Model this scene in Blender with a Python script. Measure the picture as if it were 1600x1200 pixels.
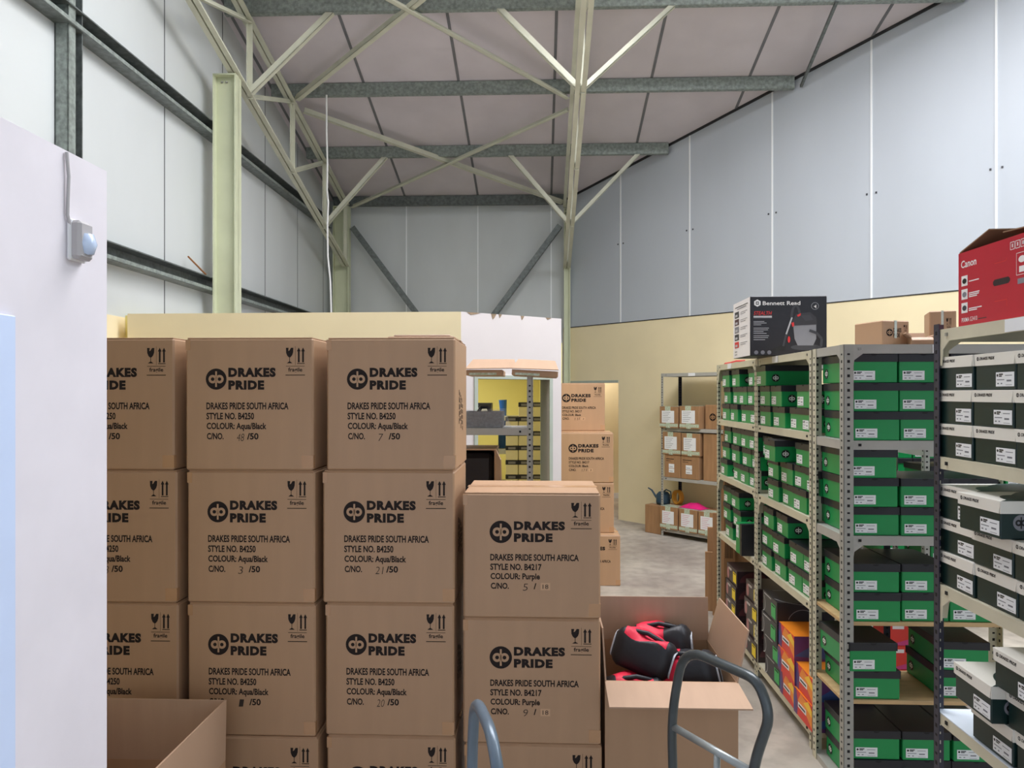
import bpy, math, random
from mathutils import Vector, Matrix
random.seed(7)
R = math.radians
for _o in list(bpy.data.objects):
    bpy.data.objects.remove(_o)
scn = bpy.context.scene
COL = scn.collection

# ------------------------------------------------------------------ camera, sky, lights, exposure
CAM_H, F, CX, CY = 1.84, 1150.0, 800.0, 615.0
TH = math.atan(0.039)                       # the hall is turned a little against the view
cs, sn = math.cos(TH), math.sin(TH)
cam = bpy.data.cameras.new('camera'); camo = bpy.data.objects.new('camera', cam); COL.objects.link(camo)
camo.location = (0, 0, CAM_H); camo.rotation_euler = (R(90), 0, 0)
cam.sensor_width = 36; cam.lens = F / 1600 * 36; cam.shift_y = 15 / 1600; cam.clip_start = 0.05
scn.camera = camo
scn.view_settings.view_transform = 'Standard'; scn.view_settings.look = 'None'
scn.view_settings.gamma = 1; scn.view_settings.use_curve_mapping = False
scn.view_settings.exposure = 0.0
scn.cycles.use_denoising = True
scn.cycles.max_bounces = 8; scn.cycles.diffuse_bounces = 6
scn.cycles.sample_clamp_indirect = 6

world = bpy.data.worlds.new('sky'); scn.world = world; world.use_nodes = True
_bg = world.node_tree.nodes['Background']; _bg.inputs[0].default_value = (.74, .86, 1, 1); _bg.inputs[1].default_value = 1.0

def P(u, v, z=0.0):
    """hall coordinates (u across, v along the hall) -> world"""
    return Vector((u * cs + v * sn, -u * sn + v * cs, z))
def area(name, loc, target, sx, sy, power, color):
    l = bpy.data.lights.new(name, 'AREA'); l.shape = 'RECTANGLE'; l.size = sx; l.size_y = sy; l.energy = power; l.color = color
    o = bpy.data.objects.new(name, l); COL.objects.link(o); o.location = loc
    d = Vector(target) - Vector(loc); o.rotation_euler = d.to_track_quat('-Z', 'Y').to_euler(); return o
# daylight through the translucent roof sheets over the near bay, and through the big open door behind the camera
area('skylight_sheet', P(1.0, 4.7, 6.45), P(1.0, 4.7, 0), 4.2, 2.4, 540, (.97, .96, 1))
area('skylight_sheet', P(6.2, 3.8, 6.5), P(5.9, 3.8, 0), 2.6, 2.6, 380, (.84, .91, 1))
area('skylight_sheet', P(-2.1, 4.0, 6.55), P(-2.4, 4.2, 2.0), 1.2, 2.4, 14, (.94, 1, .96))
area('door_daylight', P(1.6, -2.85, 2.2), P(1.2, 6, 1.9), 5.4, 4.0, 30, (.86, .93, 1))
area('room_tube', P(-1.1, 7.6, 2.36), P(-1.1, 7.6, 0), .25, 1.3, 34, (1, .97, .70))
area('back_room_tube', P(.9, 12.6, 2.6), P(.9, 12.6, 0), .3, 1.2, 24, (1, .9, .78))

# ------------------------------------------------------------------ materials
def lin(c):
    c = c / 255
    return c / 12.92 if c <= .04045 else ((c + .055) / 1.055) ** 2.4
def rgb(r, g, b): return (lin(r), lin(g), lin(b), 1)
MATS = {}
def mat(name, col, rough=.6, metal=0, var=.08, scale=6, bump=0, spec=.5, stretch=(1, 1, 1), detail=4, col2=None, emit=0, alpha=1, trans=0):
    m = bpy.data.materials.new(name); m.use_nodes = True; nt = m.node_tree; b = nt.nodes['Principled BSDF']
    b.inputs['Roughness'].default_value = rough; b.inputs['Metallic'].default_value = metal
    b.inputs['Specular IOR Level'].default_value = spec
    c = rgb(*col)
    if var or col2:
        tc = nt.nodes.new('ShaderNodeTexCoord'); mp = nt.nodes.new('ShaderNodeMapping'); mp.inputs['Scale'].default_value = stretch
        nz = nt.nodes.new('ShaderNodeTexNoise'); nz.inputs['Scale'].default_value = scale; nz.inputs['Detail'].default_value = detail
        nt.links.new(tc.outputs['Object'], mp.inputs[0]); nt.links.new(mp.outputs[0], nz.inputs['Vector'])
        rp = nt.nodes.new('ShaderNodeValToRGB'); rp.color_ramp.elements[0].position = .32; rp.color_ramp.elements[1].position = .68
        d = rgb(*col2) if col2 else tuple(x * (1 - var) for x in c[:3]) + (1,)
        e = c if col2 else tuple(min(1, x * (1 + var)) for x in c[:3]) + (1,)
        rp.color_ramp.elements[0].color = d; rp.color_ramp.elements[1].color = e
        nt.links.new(nz.outputs['Fac'], rp.inputs[0]); nt.links.new(rp.outputs[0], b.inputs['Base Color'])
        if bump:
            bp = nt.nodes.new('ShaderNodeBump'); bp.inputs['Strength'].default_value = bump; bp.inputs['Distance'].default_value = .01
            nt.links.new(nz.outputs['Fac'], bp.inputs['Height']); nt.links.new(bp.outputs[0], b.inputs['Normal'])
    else:
        b.inputs['Base Color'].default_value = c
    if emit:
        b.inputs['Emission Color'].default_value = c; b.inputs['Emission Strength'].default_value = emit
    if alpha < 1: b.inputs['Alpha'].default_value = alpha
    if trans: b.inputs['Transmission Weight'].default_value = trans
    MATS[name] = m; return m
M = MATS
mat('cardboard', (177, 141, 109), .5, var=.035, scale=3, stretch=(5, 1, .5), spec=.5)
mat('cardboard_inner', (182, 150, 124), .42, var=.04, scale=4, stretch=(6, 1, .5), spec=.6)
mat('cardboard_old', (164, 126, 90), .7, var=.12, scale=6, stretch=(4, 1, .5), spec=.3)
mat('cardboard_edge', (206, 168, 132), .8, var=.05)
mat('ink', (38, 30, 28), .7, var=0, spec=.2)
mat('pencil', (62, 52, 46), .7, var=0, spec=.2)
mat('patch', (196, 158, 124), .7, var=.03)
mat('packing_tape', (184, 142, 104), .22, var=.05, spec=.6)
mat('clear_tape', (205, 214, 205), .2, var=.1, scale=30, spec=.6)
mat('green_tape', (204, 216, 204), .25, col2=(168, 178, 140), scale=60, spec=.6)
mat('paper', (236, 238, 240), .6, var=.02)
mat('paper_print', (120, 122, 128), .7, var=.1)
mat('pink_pen', (214, 130, 160), .7, var=.1)
mat('green', (22, 146, 78), .36, var=.07, scale=3, spec=.45)
mat('lid_black', (38, 38, 44), .4, var=.1, scale=5, spec=.4)
mat('logo_black', (16, 18, 18), .4, var=0)
mat('logo_white', (226, 232, 226), .5, var=0)
mat('deep_green', (17, 44, 42), .38, var=.1, scale=4, spec=.45)
mat('lid_white', (232, 229, 220), .35, var=.02, spec=.5)
mat('panel_left', (203, 207, 206), .45, var=.03, scale=1.5, stretch=(1, 1, .4))
mat('panel_rear', (196, 200, 199), .5, var=.04, scale=2, stretch=(1, 1, .4))
mat('panel_right', (186, 192, 199), .45, var=.03, scale=1.2, stretch=(1, 1, .3))
mat('seam_white', (238, 240, 240), .4, var=0)
mat('seam_dark', (92, 96, 96), .6, var=.1)
mat('roof_panel', (206, 198, 201), .6, var=.05, scale=2)
mat('roof_seam', (112, 112, 114), .6, var=.1)
mat('galvanised', (140, 148, 142), .45, metal=.2, var=.28, scale=28, detail=6)
mat('galvanised_dark', (106, 112, 110), .45, metal=.2, var=.3, scale=22, detail=6)
mat('steel_cream', (202, 202, 182), .5, var=.07, scale=5)
mat('column_green', (200, 204, 173), .5, var=.05, scale=4)
mat('yellow_wall', (238, 223, 184), .75, var=.03, scale=2, bump=.05)
mat('room_yellow', (226, 214, 138), .75, var=.03, scale=2)
mat('white_wall', (216, 208, 206), .8, var=.02, scale=3, bump=.06)
mat('near_wall', (226, 221, 226), .8, var=.03, scale=5, bump=.08)
mat('flaked', (150, 128, 104), .9, var=.2, scale=30)
mat('frame_grey', (176, 184, 172), .45, var=.04)
mat('door_daylit', (206, 222, 250), .4, var=.02)  # bluish daylight on the door leaf, put into its colour
mat('beam_cream', (205, 199, 176), .45, var=.05, scale=8)
mat('beam_grey', (172, 170, 164), .45, var=.06, scale=8)
mat('beam_green', (168, 170, 150), .45, var=.06, scale=8)
mat('post_cream', (200, 196, 176), .5, var=.06, scale=14)
mat('post_grey', (164, 163, 156), .5, var=.08, scale=14)
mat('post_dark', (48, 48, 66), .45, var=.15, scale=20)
mat('hole', (22, 22, 24), .8, var=0)
mat('hole_bright', (206, 204, 188), .6, var=0)  # light showing through the post holes, painted as a pale fill
mat('bolt', (150, 150, 146), .35, metal=.7, var=.1)
mat('plywood', (196, 164, 118), .6, var=.12, scale=6, stretch=(1, 6, 6))
mat('shelf_glare', (214, 222, 232), .35, var=.02)  # whitish overhead glare on a shelf top, put into the colour
mat('box_red', (188, 20, 46), .4, var=.04, spec=.5)
mat('box_black', (24, 24, 32), .4, var=.05)
mat('box_white', (238, 234, 234), .5, var=.02)
mat('flap_brown', (142, 112, 84), .8, var=.08)
mat('red', (214, 48, 52), .5, var=.03)
mat('white_ink', (236, 234, 234), .6, var=0)
mat('grey_mid', (132, 132, 140), .5, var=.05)
mat('grey_dark', (60, 60, 66), .5, var=.05)
mat('grey_light', (186, 186, 192), .5, var=.03)
mat('vac_head', (50, 48, 54), .4, var=0)
mat('maroon', (78, 40, 46), .4, var=.15, scale=10)
mat('maroon_dark', (40, 22, 28), .4, var=.1)
mat('bowl_pink', (178, 120, 122), .5, var=.1)
mat('sticker_yellow', (240, 212, 24), .5, var=.03)
mat('sticker_green', (64, 176, 96), .5, var=.03)
mat('flame_red', (222, 56, 44), .45, var=.05)
mat('flame_orange', (240, 140, 34), .45, var=.1)
mat('flame_yellow', (248, 200, 48), .45, var=.05)
mat('flame_purple', (104, 54, 116), .45, var=.15)
mat('flame_blue', (60, 86, 150), .45, var=.15)
mat('magenta', (206, 60, 130), .5, var=.1)
mat('bag_black', (22, 22, 28), .5, var=.1, scale=40, bump=.1)
mat('bag_red', (214, 16, 56), .6, var=.06, scale=30)
mat('bag_piping', (196, 200, 206), .4, var=0)
mat('truck_grey', (78, 84, 86), .3, metal=.3, var=.12, scale=14)
mat('truck_light', (166, 172, 172), .35, metal=.4, var=.1, scale=14)
mat('truck_blue', (104, 118, 130), .3, metal=.15, var=.08, scale=10)
mat('rubber', (26, 26, 28), .8, var=.1)
mat('pvc_white', (232, 232, 232), .4, var=.02)
mat('pvc_grey', (176, 172, 172), .5, var=.02)
mat('lens_blue', (200, 216, 240), .2, var=0)
mat('cable_white', (226, 226, 222), .5, var=0)
mat('cable_black', (30, 30, 32), .5, var=0)
mat('felt_grey', (112, 112, 116), .9, var=.25, scale=60, bump=.2)
mat('plastic_film', (226, 228, 232), .15, var=0, alpha=.18)
mat('cream_box', (238, 232, 200), .6, var=.03)
mat('blue_item', (28, 84, 160), .5, var=.1)
mat('pink_item', (232, 40, 128), .4, var=.1, scale=12)
mat('can_blue', (50, 78, 98), .4, var=.08)
mat('hose_orange', (196, 138, 42), .5, var=.1)
mat('twig', (150, 96, 52), .7, var=.1)
mat('dark_trim', (40, 40, 42), .7, var=.1)
mat('skirting', (226, 226, 230), .5, var=.02)

def floor_material():
    m = bpy.data.materials.new('concrete'); m.use_nodes = True; nt = m.node_tree; b = nt.nodes['Principled BSDF']
    tc = nt.nodes.new('ShaderNodeTexCoord')
    n1 = nt.nodes.new('ShaderNodeTexNoise'); n1.inputs['Scale'].default_value = .9; n1.inputs['Detail'].default_value = 8
    n2 = nt.nodes.new('ShaderNodeTexNoise'); n2.inputs['Scale'].default_value = 7; n2.inputs['Detail'].default_value = 8
    r1 = nt.nodes.new('ShaderNodeValToRGB'); r1.color_ramp.elements[0].position = .35; r1.color_ramp.elements[1].position = .66
    r1.color_ramp.elements[0].color = rgb(150, 140, 132); r1.color_ramp.elements[1].color = rgb(192, 184, 172)
    r2 = nt.nodes.new('ShaderNodeValToRGB'); r2.color_ramp.elements[0].position = .38; r2.color_ramp.elements[1].position = .6
    r2.color_ramp.elements[0].color = (.72, .72, .72, 1); r2.color_ramp.elements[1].color = (1, 1, 1, 1)
    mx = nt.nodes.new('ShaderNodeMixRGB'); mx.blend_type = 'MULTIPLY'; mx.inputs[0].default_value = .8
    for n, r in ((n1, r1), (n2, r2)):
        nt.links.new(tc.outputs['Object'], n.inputs['Vector']); nt.links.new(n.outputs['Fac'], r.inputs[0])
    nt.links.new(r1.outputs[0], mx.inputs[1]); nt.links.new(r2.outputs[0], mx.inputs[2]); nt.links.new(mx.outputs[0], b.inputs['Base Color'])
    b.inputs['Roughness'].default_value = .55
    MATS['concrete'] = m
floor_material()

# ------------------------------------------------------------------ mesh builder
class MB:
    def __init__(s): s.v, s.f, s.m, s.names = [], [], [], []
    def mi(s, name):
        if name not in s.names: s.names.append(name)
        return s.names.index(name)
    def add(s, vs, fs, m):
        o = len(s.v); i = s.mi(m); s.v += [tuple(p) for p in vs]
        for f in fs: s.f.append(tuple(o + k for k in f)); s.m.append(i)
        return s
    def box(s, x0, x1, y0, y1, z0, z1, m, c=0.0, rot=None):
        if c <= 0:
            vs = [(x, y, z) for x in (x0, x1) for y in (y0, y1) for z in (z0, z1)]
            fs = [(0, 1, 3, 2), (4, 6, 7, 5), (0, 4, 5, 1), (2, 3, 7, 6), (0, 2, 6, 4), (1, 5, 7, 3)]
        else:
            X, Y, Z = (x0, x1), (y0, y1), (z0, z1); vs, ix = [], {}
            for a in (0, 1):
                for b in (0, 1):
                    for d in (0, 1):
                        px, py, pz = X[a], Y[b], Z[d]; sx, sy, sz = (c, -c)[a], (c, -c)[b], (c, -c)[d]
                        for k, p in enumerate(((px, py + sy, pz + sz), (px + sx, py, pz + sz), (px + sx, py + sy, pz))):
                            ix[(a, b, d, k)] = len(vs); vs.append(p)
            g = lambda a, b, d, k: ix[(a, b, d, k)]
            fs = []
            for a in (0, 1):
                q = [g(a, 0, 0, 0), g(a, 1, 0, 0), g(a, 1, 1, 0), g(a, 0, 1, 0)]; fs.append(q if a else q[::-1])
                q = [g(0, a, 0, 1), g(0, a, 1, 1), g(1, a, 1, 1), g(1, a, 0, 1)]; fs.append(q if a else q[::-1])
                q = [g(0, 0, a, 2), g(1, 0, a, 2), g(1, 1, a, 2), g(0, 1, a, 2)]; fs.append(q if a else q[::-1])
            for b in (0, 1):
                for d in (0, 1):
                    fs.append([g(0, b, d, 1), g(1, b, d, 1), g(1, b, d, 2), g(0, b, d, 2)])
                    fs.append([g(b, 0, d, 0), g(b, 1, d, 0), g(b, 1, d, 2), g(b, 0, d, 2)])
                    fs.append([g(b, d, 0, 0), g(b, d, 1, 0), g(b, d, 1, 1), g(b, d, 0, 1)])
            for a in (0, 1):
                for b in (0, 1):
                    for d in (0, 1): fs.append([g(a, b, d, 0), g(a, b, d, 1), g(a, b, d, 2)])
        if rot is not None: vs = [rot @ Vector(p) for p in vs]
        return s.add(vs, fs, m)
    def quad(s, a, b, c, d, m): return s.add([a, b, c, d], [(0, 1, 2, 3)], m)
    def slab(s, pts, n, t, m):
        """a flat outline given thickness t along n"""
        k = len(pts); n = Vector(n) * t
        vs = [Vector(p) for p in pts] + [Vector(p) + n for p in pts]
        fs = [tuple(range(k))[::-1], tuple(range(k, 2 * k))] + [(i, (i + 1) % k, k + (i + 1) % k, k + i) for i in range(k)]
        return s.add(vs, fs, m)
    def bar(s, p, q, w, h, m, up=(0, 0, 1), off=(0, 0)):
        p, q = Vector(p), Vector(q); d = (q - p).normalized(); x = d.cross(Vector(up)).normalized(); y = x.cross(d)
        o = x * off[0] + y * off[1]
        vs = [e + o + x * a * w / 2 + y * b * h / 2 for e in (p, q) for a, b in ((-1, -1), (1, -1), (1, 1), (-1, 1))]
        return s.add(vs, [(3, 2, 1, 0), (4, 5, 6, 7)] + [(i, (i + 1) % 4, 4 + (i + 1) % 4, 4 + i) for i in range(4)], m)
    def angle(s, p, q, leg, m, up=(0, 0, 1), t=.008, side=1):
        s.bar(p, q, leg, t, m, up, (0, 0)); return s.bar(p, q, t, leg, m, up, (side * (leg / 2 - t / 2), leg / 2 - t / 2))
    def cee(s, p, q, w, h, m, up=(0, 0, 1), t=.01, side=1):
        s.bar(p, q, t, h, m, up, (side * (-w / 2), 0)); s.bar(p, q, w, t, m, up, (0, h / 2)); return s.bar(p, q, w, t, m, up, (0, -h / 2))
    def tube(s, pts, r, m, n=10, closed=False, cap=True):
        pts = [Vector(p) for p in pts]; k = len(pts); vs, fs = [], []
        up = None
        for i, p in enumerate(pts):
            a = pts[(i - 1) % k] if (i or closed) else p; b = pts[(i + 1) % k] if (i < k - 1 or closed) else p
            d = (b - a).normalized()
            if up is None: up = d.orthogonal().normalized()
            up = (up - d * up.dot(d)).normalized(); x = d.cross(up)
            rr = r[i] if isinstance(r, (list, tuple)) else r
            for j in range(n):
                t = 2 * math.pi * j / n; vs.append(p + (up * math.cos(t) + x * math.sin(t)) * rr)
        for i in range(k if closed else k - 1):
            for j in range(n):
                a, b = i * n, ((i + 1) % k) * n; fs.append((a + j, a + (j + 1) % n, b + (j + 1) % n, b + j))
        if cap and not closed: fs += [tuple(range(n))[::-1], tuple(range((k - 1) * n, k * n))]
        return s.add(vs, fs, m)
    def lathe(s, prof, m, n=20, o=(0, 0, 0)):
        vs = [(o[0] + r * math.cos(2 * math.pi * j / n), o[1] + r * math.sin(2 * math.pi * j / n), o[2] + z) for r, z in prof for j in range(n)]
        fs = [(i * n + j, i * n + (j + 1) % n, (i + 1) * n + (j + 1) % n, (i + 1) * n + j) for i in range(len(prof) - 1) for j in range(n)]
        fs += [tuple(range(n))[::-1], tuple(range((len(prof) - 1) * n, len(prof) * n))]
        return s.add(vs, fs, m)
    def put(s, pr, o, ux, uy, eps=.0006):
        """print a flat design on a face: origin o, axes ux, uy"""
        o, ux, uy = Vector(o), Vector(ux), Vector(uy); n = ux.cross(uy).normalized()
        for m, layer, vs, fs in pr.items:
            e = n * (eps * (layer + 1)); s.add([o + ux * x + uy * y + e for x, y in vs], fs, m)
        return s
    def mesh(s, name, smooth=False):
        me = bpy.data.meshes.new(name); me.from_pydata(s.v, [], s.f)
        for n in s.names: me.materials.append(M[n])
        me.polygons.foreach_set('material_index', s.m)
        if smooth: me.polygons.foreach_set('use_smooth', [True] * len(s.f))
        me.update(); return me
    def build(s, name, parent=None, loc=(0, 0, 0), rz=0.0, smooth=False):
        o = bpy.data.objects.new(name, s.mesh(name, smooth)); COL.objects.link(o)
        if parent is not None: o.parent = parent
        o.location = loc; o.rotation_euler = (0, 0, rz); return o

def thing(name, label, cat, loc=(0, 0, 0), rz=0.0, group=None, rot=None):
    o = bpy.data.objects.new(name, None); COL.objects.link(o); o.empty_display_size = .05
    o.location = loc; o.rotation_euler = rot if rot else (0, 0, rz); o['label'] = label; o['category'] = cat
    if group: o['group'] = group
    return o
def tag(o, label, cat, group=None):
    o['label'] = label; o['category'] = cat
    if group: o['group'] = group
    return o
def struct(o): o['kind'] = 'structure'; return o
def dup(root, loc, rot, label, group=None):
    r = root.copy(); COL.objects.link(r); r.location = loc; r.rotation_euler = rot; r['label'] = label
    if group: r['group'] = group
    for ch in list(root.children):
        c = ch.copy(); COL.objects.link(c); c.parent = r
        for g in list(ch.children):
            d = g.copy(); COL.objects.link(d); d.parent = c
    return r
class Frame:
    def __init__(s, x, y, a): s.o, s.a = Vector((x, y)), a; s.c, s.s = math.cos(a), math.sin(a)
    def w(s, x, y, z=0.0): return Vector((s.o.x + x * s.c - y * s.s, s.o.y + x * s.s + y * s.c, z))

# ------------------------------------------------------------------ flat designs (printing on faces)
_TX = {}
def text_geo(txt, off=0.0):
    key = (txt, off)
    if key not in _TX:
        c = bpy.data.curves.new('t', 'FONT'); c.body = txt; c.size = 1; c.offset = off; c.resolution_u = 3; c.space_character = 1.16 if off > .045 else 1.0
        o = bpy.data.objects.new('t', c); COL.objects.link(o); bpy.context.view_layer.update()
        ev = o.evaluated_get(bpy.context.evaluated_depsgraph_get()); me = ev.to_mesh()
        vs = [(v.co.x, v.co.y) for v in me.vertices]; fs = [tuple(p.vertices) for p in me.polygons]
        ev.to_mesh_clear(); bpy.data.objects.remove(o); bpy.data.curves.remove(c)
        _TX[key] = (vs, fs)
    return _TX[key]
def cap_h(off): 
    vs, _ = text_geo('H', off); ys = [y for _, y in vs]; return min(ys), max(ys)
class Print:
    def __init__(s): s.items = []
    def poly(s, pts, m, layer=0): s.items.append((m, layer, list(pts), [tuple(range(len(pts)))])); return s
    def rect(s, x0, y0, x1, y1, m, layer=0): return s.poly([(x0, y0), (x1, y0), (x1, y1), (x0, y1)], m, layer)
    def disc(s, x, y, rx, m, layer=0, ry=None, n=28, a0=0, a1=360):
        ry = ry or rx
        k = n if a1 - a0 >= 360 else n + 1
        return s.poly([(x + rx * math.cos(R(a0 + (a1 - a0) * i / n)), y + ry * math.sin(R(a0 + (a1 - a0) * i / n))) for i in range(k)], m, layer)
    def ring(s, x, y, r0, r1, m, layer=0, n=24, a0=0, a1=360):
        vs, fs = [], []
        for i in range(n + 1):
            t = R(a0 + (a1 - a0) * i / n); vs += [(x + r0 * math.cos(t), y + r0 * math.sin(t)), (x + r1 * math.cos(t), y + r1 * math.sin(t))]
        fs = [(2 * i, 2 * i + 1, 2 * i + 3, 2 * i + 2) for i in range(n)]
        s.items.append((m, layer, vs, fs)); return s
    def line(s, pts, w, m, layer=0):
        for (x0, y0), (x1, y1) in zip(pts, pts[1:]):
            d = math.hypot(x1 - x0, y1 - y0) or 1; nx, ny = -(y1 - y0) / d * w / 2, (x1 - x0) / d * w / 2
            s.poly([(x0 - nx, y0 - ny), (x1 - nx, y1 - ny), (x1 + nx, y1 + ny), (x0 + nx, y0 + ny)], m, layer)
        return s
    def text(s, txt, x, y, w, h, m, off=0.0, layer=0, shear=0.0, rot=0):
        vs, fs = text_geo(txt, off)
        if not vs: return s
        x0, x1 = min(p[0] for p in vs), max(p[0] for p in vs); b0, b1 = cap_h(off)
        kx, ky = w / (x1 - x0), h / (b1 - b0)
        out = [((px - x0) * kx + shear * (py - b0) * ky, (py - b0) * ky) for px, py in vs]
        if rot: out = [(-b, a) for a, b in out]
        s.items.append((m, layer, [(x + a, y + b) for a, b in out], fs)); return s
    def logo(s, x, y, r, dark, light, layer=0):
        if dark: s.disc(x, y, r, dark, layer)
        s.rect(x - .085 * r, y - .74 * r, x + .085 * r, y + .74 * r, light, layer + 1)
        for e in (-1, 1): s.ring(x + e * .33 * r, y, .17 * r, .40 * r, light, layer + 1)
        return s

def fragile(p, x, y, w, h, m='ink'):
    """wine glass, two arrows, rules and the word fragile in a block w x h whose lower corner is x, y"""
    X = lambda a: x + a * w; Y = lambda b: y + b * h
    p.poly([(X(.02), Y(.95)), (X(.03), Y(.78)), (X(.09), Y(.68)), (X(.17), Y(.63)), (X(.25), Y(.63)), (X(.34), Y(.70)), (X(.39), Y(.80)), (X(.40), Y(.95)), (X(.28), Y(.95)), (X(.20), Y(.86)), (X(.14), Y(.84)), (X(.16), Y(.95))], m)
    p.rect(X(.195), Y(.48), X(.225), Y(.64), m); p.poly([(X(.06), Y(.43)), (X(.36), Y(.43)), (X(.235), Y(.49)), (X(.185), Y(.49))], m)
    p.rect(X(.495), Y(.37), X(.508), Y(1.0), m)
    for c in (.68, .90):
        p.rect(X(c - .045), Y(.46), X(c + .045), Y(.84), m); p.poly([(X(c - .095), Y(.83)), (X(c + .095), Y(.83)), (X(c), Y(.96))], m)
    p.rect(X(.60), Y(.41), X(.98), Y(.435), m); p.rect(X(.02), Y(.325), X(.98), Y(.34), m)
    p.text('fragile', X(.14), Y(.15), .72 * w, .135 * h, m, off=.02); p.rect(X(.0), Y(.02), X(1), Y(.045), m)

def carton_print(w, h, style, colour, number, total, sh=0.0, patch=False):
    p = Print(); X = lambda u: (u + sh) * w; Y = lambda q: q * h
    p.logo(X(.24), Y(.692), .082 * w, 'ink', 'cardboard')
    p.text('DRAKES', X(.336), Y(.708), .372 * w, .070 * h, 'ink', off=.065)
    p.text('PRIDE', X(.336), Y(.612), .282 * w, .070 * h, 'ink', off=.065)
    p.text('DRAKES PRIDE SOUTH AFRICA', X(.163), Y(.462), .645 * w, .052 * h, 'ink', off=.03)
    p.text('STYLE NO. ' + style, X(.163), Y(.386), .375 * w, .050 * h, 'ink', off=.03)
    p.text('COLOUR: ' + colour, X(.165), Y(.312), (.47 if '/' in colour else .36) * w, .048 * h, 'ink', off=.03)
    p.text('C/NO.', X(.167), Y(.234), .132 * w, .048 * h, 'ink', off=.03)
    p.text(number, X(.40), Y(.222), .022 * w * len(number) + .006, .055 * h, 'pencil', off=-.012, shear=.15)
    if patch:
        p.text('/', X(.48), Y(.234), .02 * w, .048 * h, 'ink', off=.03); p.rect(X(.53), Y(.226), X(.60), Y(.285), 'patch'); p.text(total, X(.545), Y(.238), .042 * w, .034 * h, 'pencil', layer=1)
    else:
        p.text('/' + total, X(.483), Y(.234), .09 * w, .048 * h, 'ink', off=.03)
    fragile(p, .785 * w, .715 * h, .152 * w, .225 * h)
    return p
def side_print(w, h):
    p = Print()
    for i, (a, b) in enumerate(((.34, .62), (.36, .60), (.30, .58), (.33, .55), (.28, .5))): 
        for k in range(5):
            z0 = a + (b - a) * k / 5; p.rect((.30 + .075 * i) * w, z0 * h, (.335 + .075 * i) * w, (z0 + (b - a) * .15) * h, 'ink')
    return p
CARTON = 'sealed cardboard carton'
def carton(label, group, loc, rz, w, d, h, pr=None, side=None, name='cardboard_carton', m='cardboard', tape=True):
    t = thing(name, label, 'carton', loc, rz, group)
    b = MB().box(0, w, 0, d, 0, h, m, .006)
    b.box(.004, w - .004, .004, d / 2 - .002, h, h + .004, m, .0015).box(.004, w - .004, d / 2 + .002, d - .004, h, h + .004, m, .0015)
    if pr: b.put(pr, (0, 0, 0), (1, 0, 0), (0, 0, 1))
    if side: b.put(side, (w, 0, 0), (0, 1, 0), (0, 0, 1))
    b.build('carton_body', t)
    if tape:
        MB().box(-.0008, w + .0008, d / 2 - .028, d / 2 + .028, h + .004, h + .0048, 'packing_tape').build('tape', t)
        for x0, x1 in ((-.0008, .018), (w - .045, w + .0008)):
            q = MB(); q.box(x0, x1, -.0008, .02, h - .045, h - .004, 'packing_tape') if x0 < 0 else q.box(x0, x1, -.0008, .02, .01, .058, 'packing_tape'); q.build('corner_tape', t)
    return t

# ------------------------------------------------------------------ the hall
UL, VB = -3.36, 11.63                       # left wall, rear wall
CORNER = Vector((.858, 11.61)); WD = Vector((.8644, -1.0)).normalized()      # the slanted right wall
WN = Vector((-WD.y, WD.x))                  # points away from the hall
if WN.dot(Vector((1, 1))) < 0: WN = -WN
def WR(s, z=0.0, n=0.0): q = CORNER + WD * s + WN * n; return Vector((q.x, q.y, z))
def vof(p): return p.x * sn + p.y * cs
def roof_h(v): return 5.17 + .24 * (10.55 - v)
RS = 14.0
floor = struct(MB().box(-6, 14, -4, 18, -.12, 0, 'concrete').build('floor'))

b = MB(); a0, a1 = P(UL, -3), P(UL, VB + .12)
def vpanel(b, p, q, h0, h1, m, n, t=.1, z0=0.0):
    """wall slab from p to q (ground points), top height h0 at p and h1 at q, thickness t along n"""
    n = Vector((n[0], n[1], 0))
    vs = []
    for off in (0, t):
        for pt, hh in ((p, h0), (q, h1)):
            e = Vector((pt[0], pt[1], 0)) + n * off
            vs += [(e.x, e.y, z0), (e.x, e.y, hh)]
    b.add(vs, [(0, 2, 3, 1), (4, 5, 7, 6), (0, 1, 5, 4), (2, 6, 7, 3), (1, 3, 7, 5), (0, 4, 6, 2)], m)
rvec = Vector((cs, -sn)); dvec = Vector((sn, cs))
b = MB(); vpanel(b, P(UL, -3), P(UL, VB + .1), roof_h(-3), roof_h(VB + .1), 'panel_left', -rvec)
for k in range(-2, 6):
    v = 6.45 + 1.2 * k
    if v < VB: b.box(-.004, .003, -.006, .006, 2.45, roof_h(v), 'seam_dark', rot=Matrix.Translation(P(UL, v)) @ Matrix.Rotation(-TH, 4, 'Z'))
struct(b.build('wall_left'))
b = MB(); vpanel(b, P(UL, -3), P(UL, VB), 2.45, 2.45, 'yellow_wall', rvec, .03); struct(b.build('wall_left_lower'))
b = MB(); vpanel(b, P(UL - .1, VB), P(.55, VB), roof_h(VB), roof_h(VB), 'panel_rear', dvec)
for u in (-3.14, -2.134, -.995, .165):
    b.box(-.009, .009, -.006, .004, 0, roof_h(VB), 'seam_white', rot=Matrix.Translation(P(u, VB)) @ Matrix.Rotation(-TH, 4, 'Z'))
struct(b.build('wall_rear'))
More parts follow.
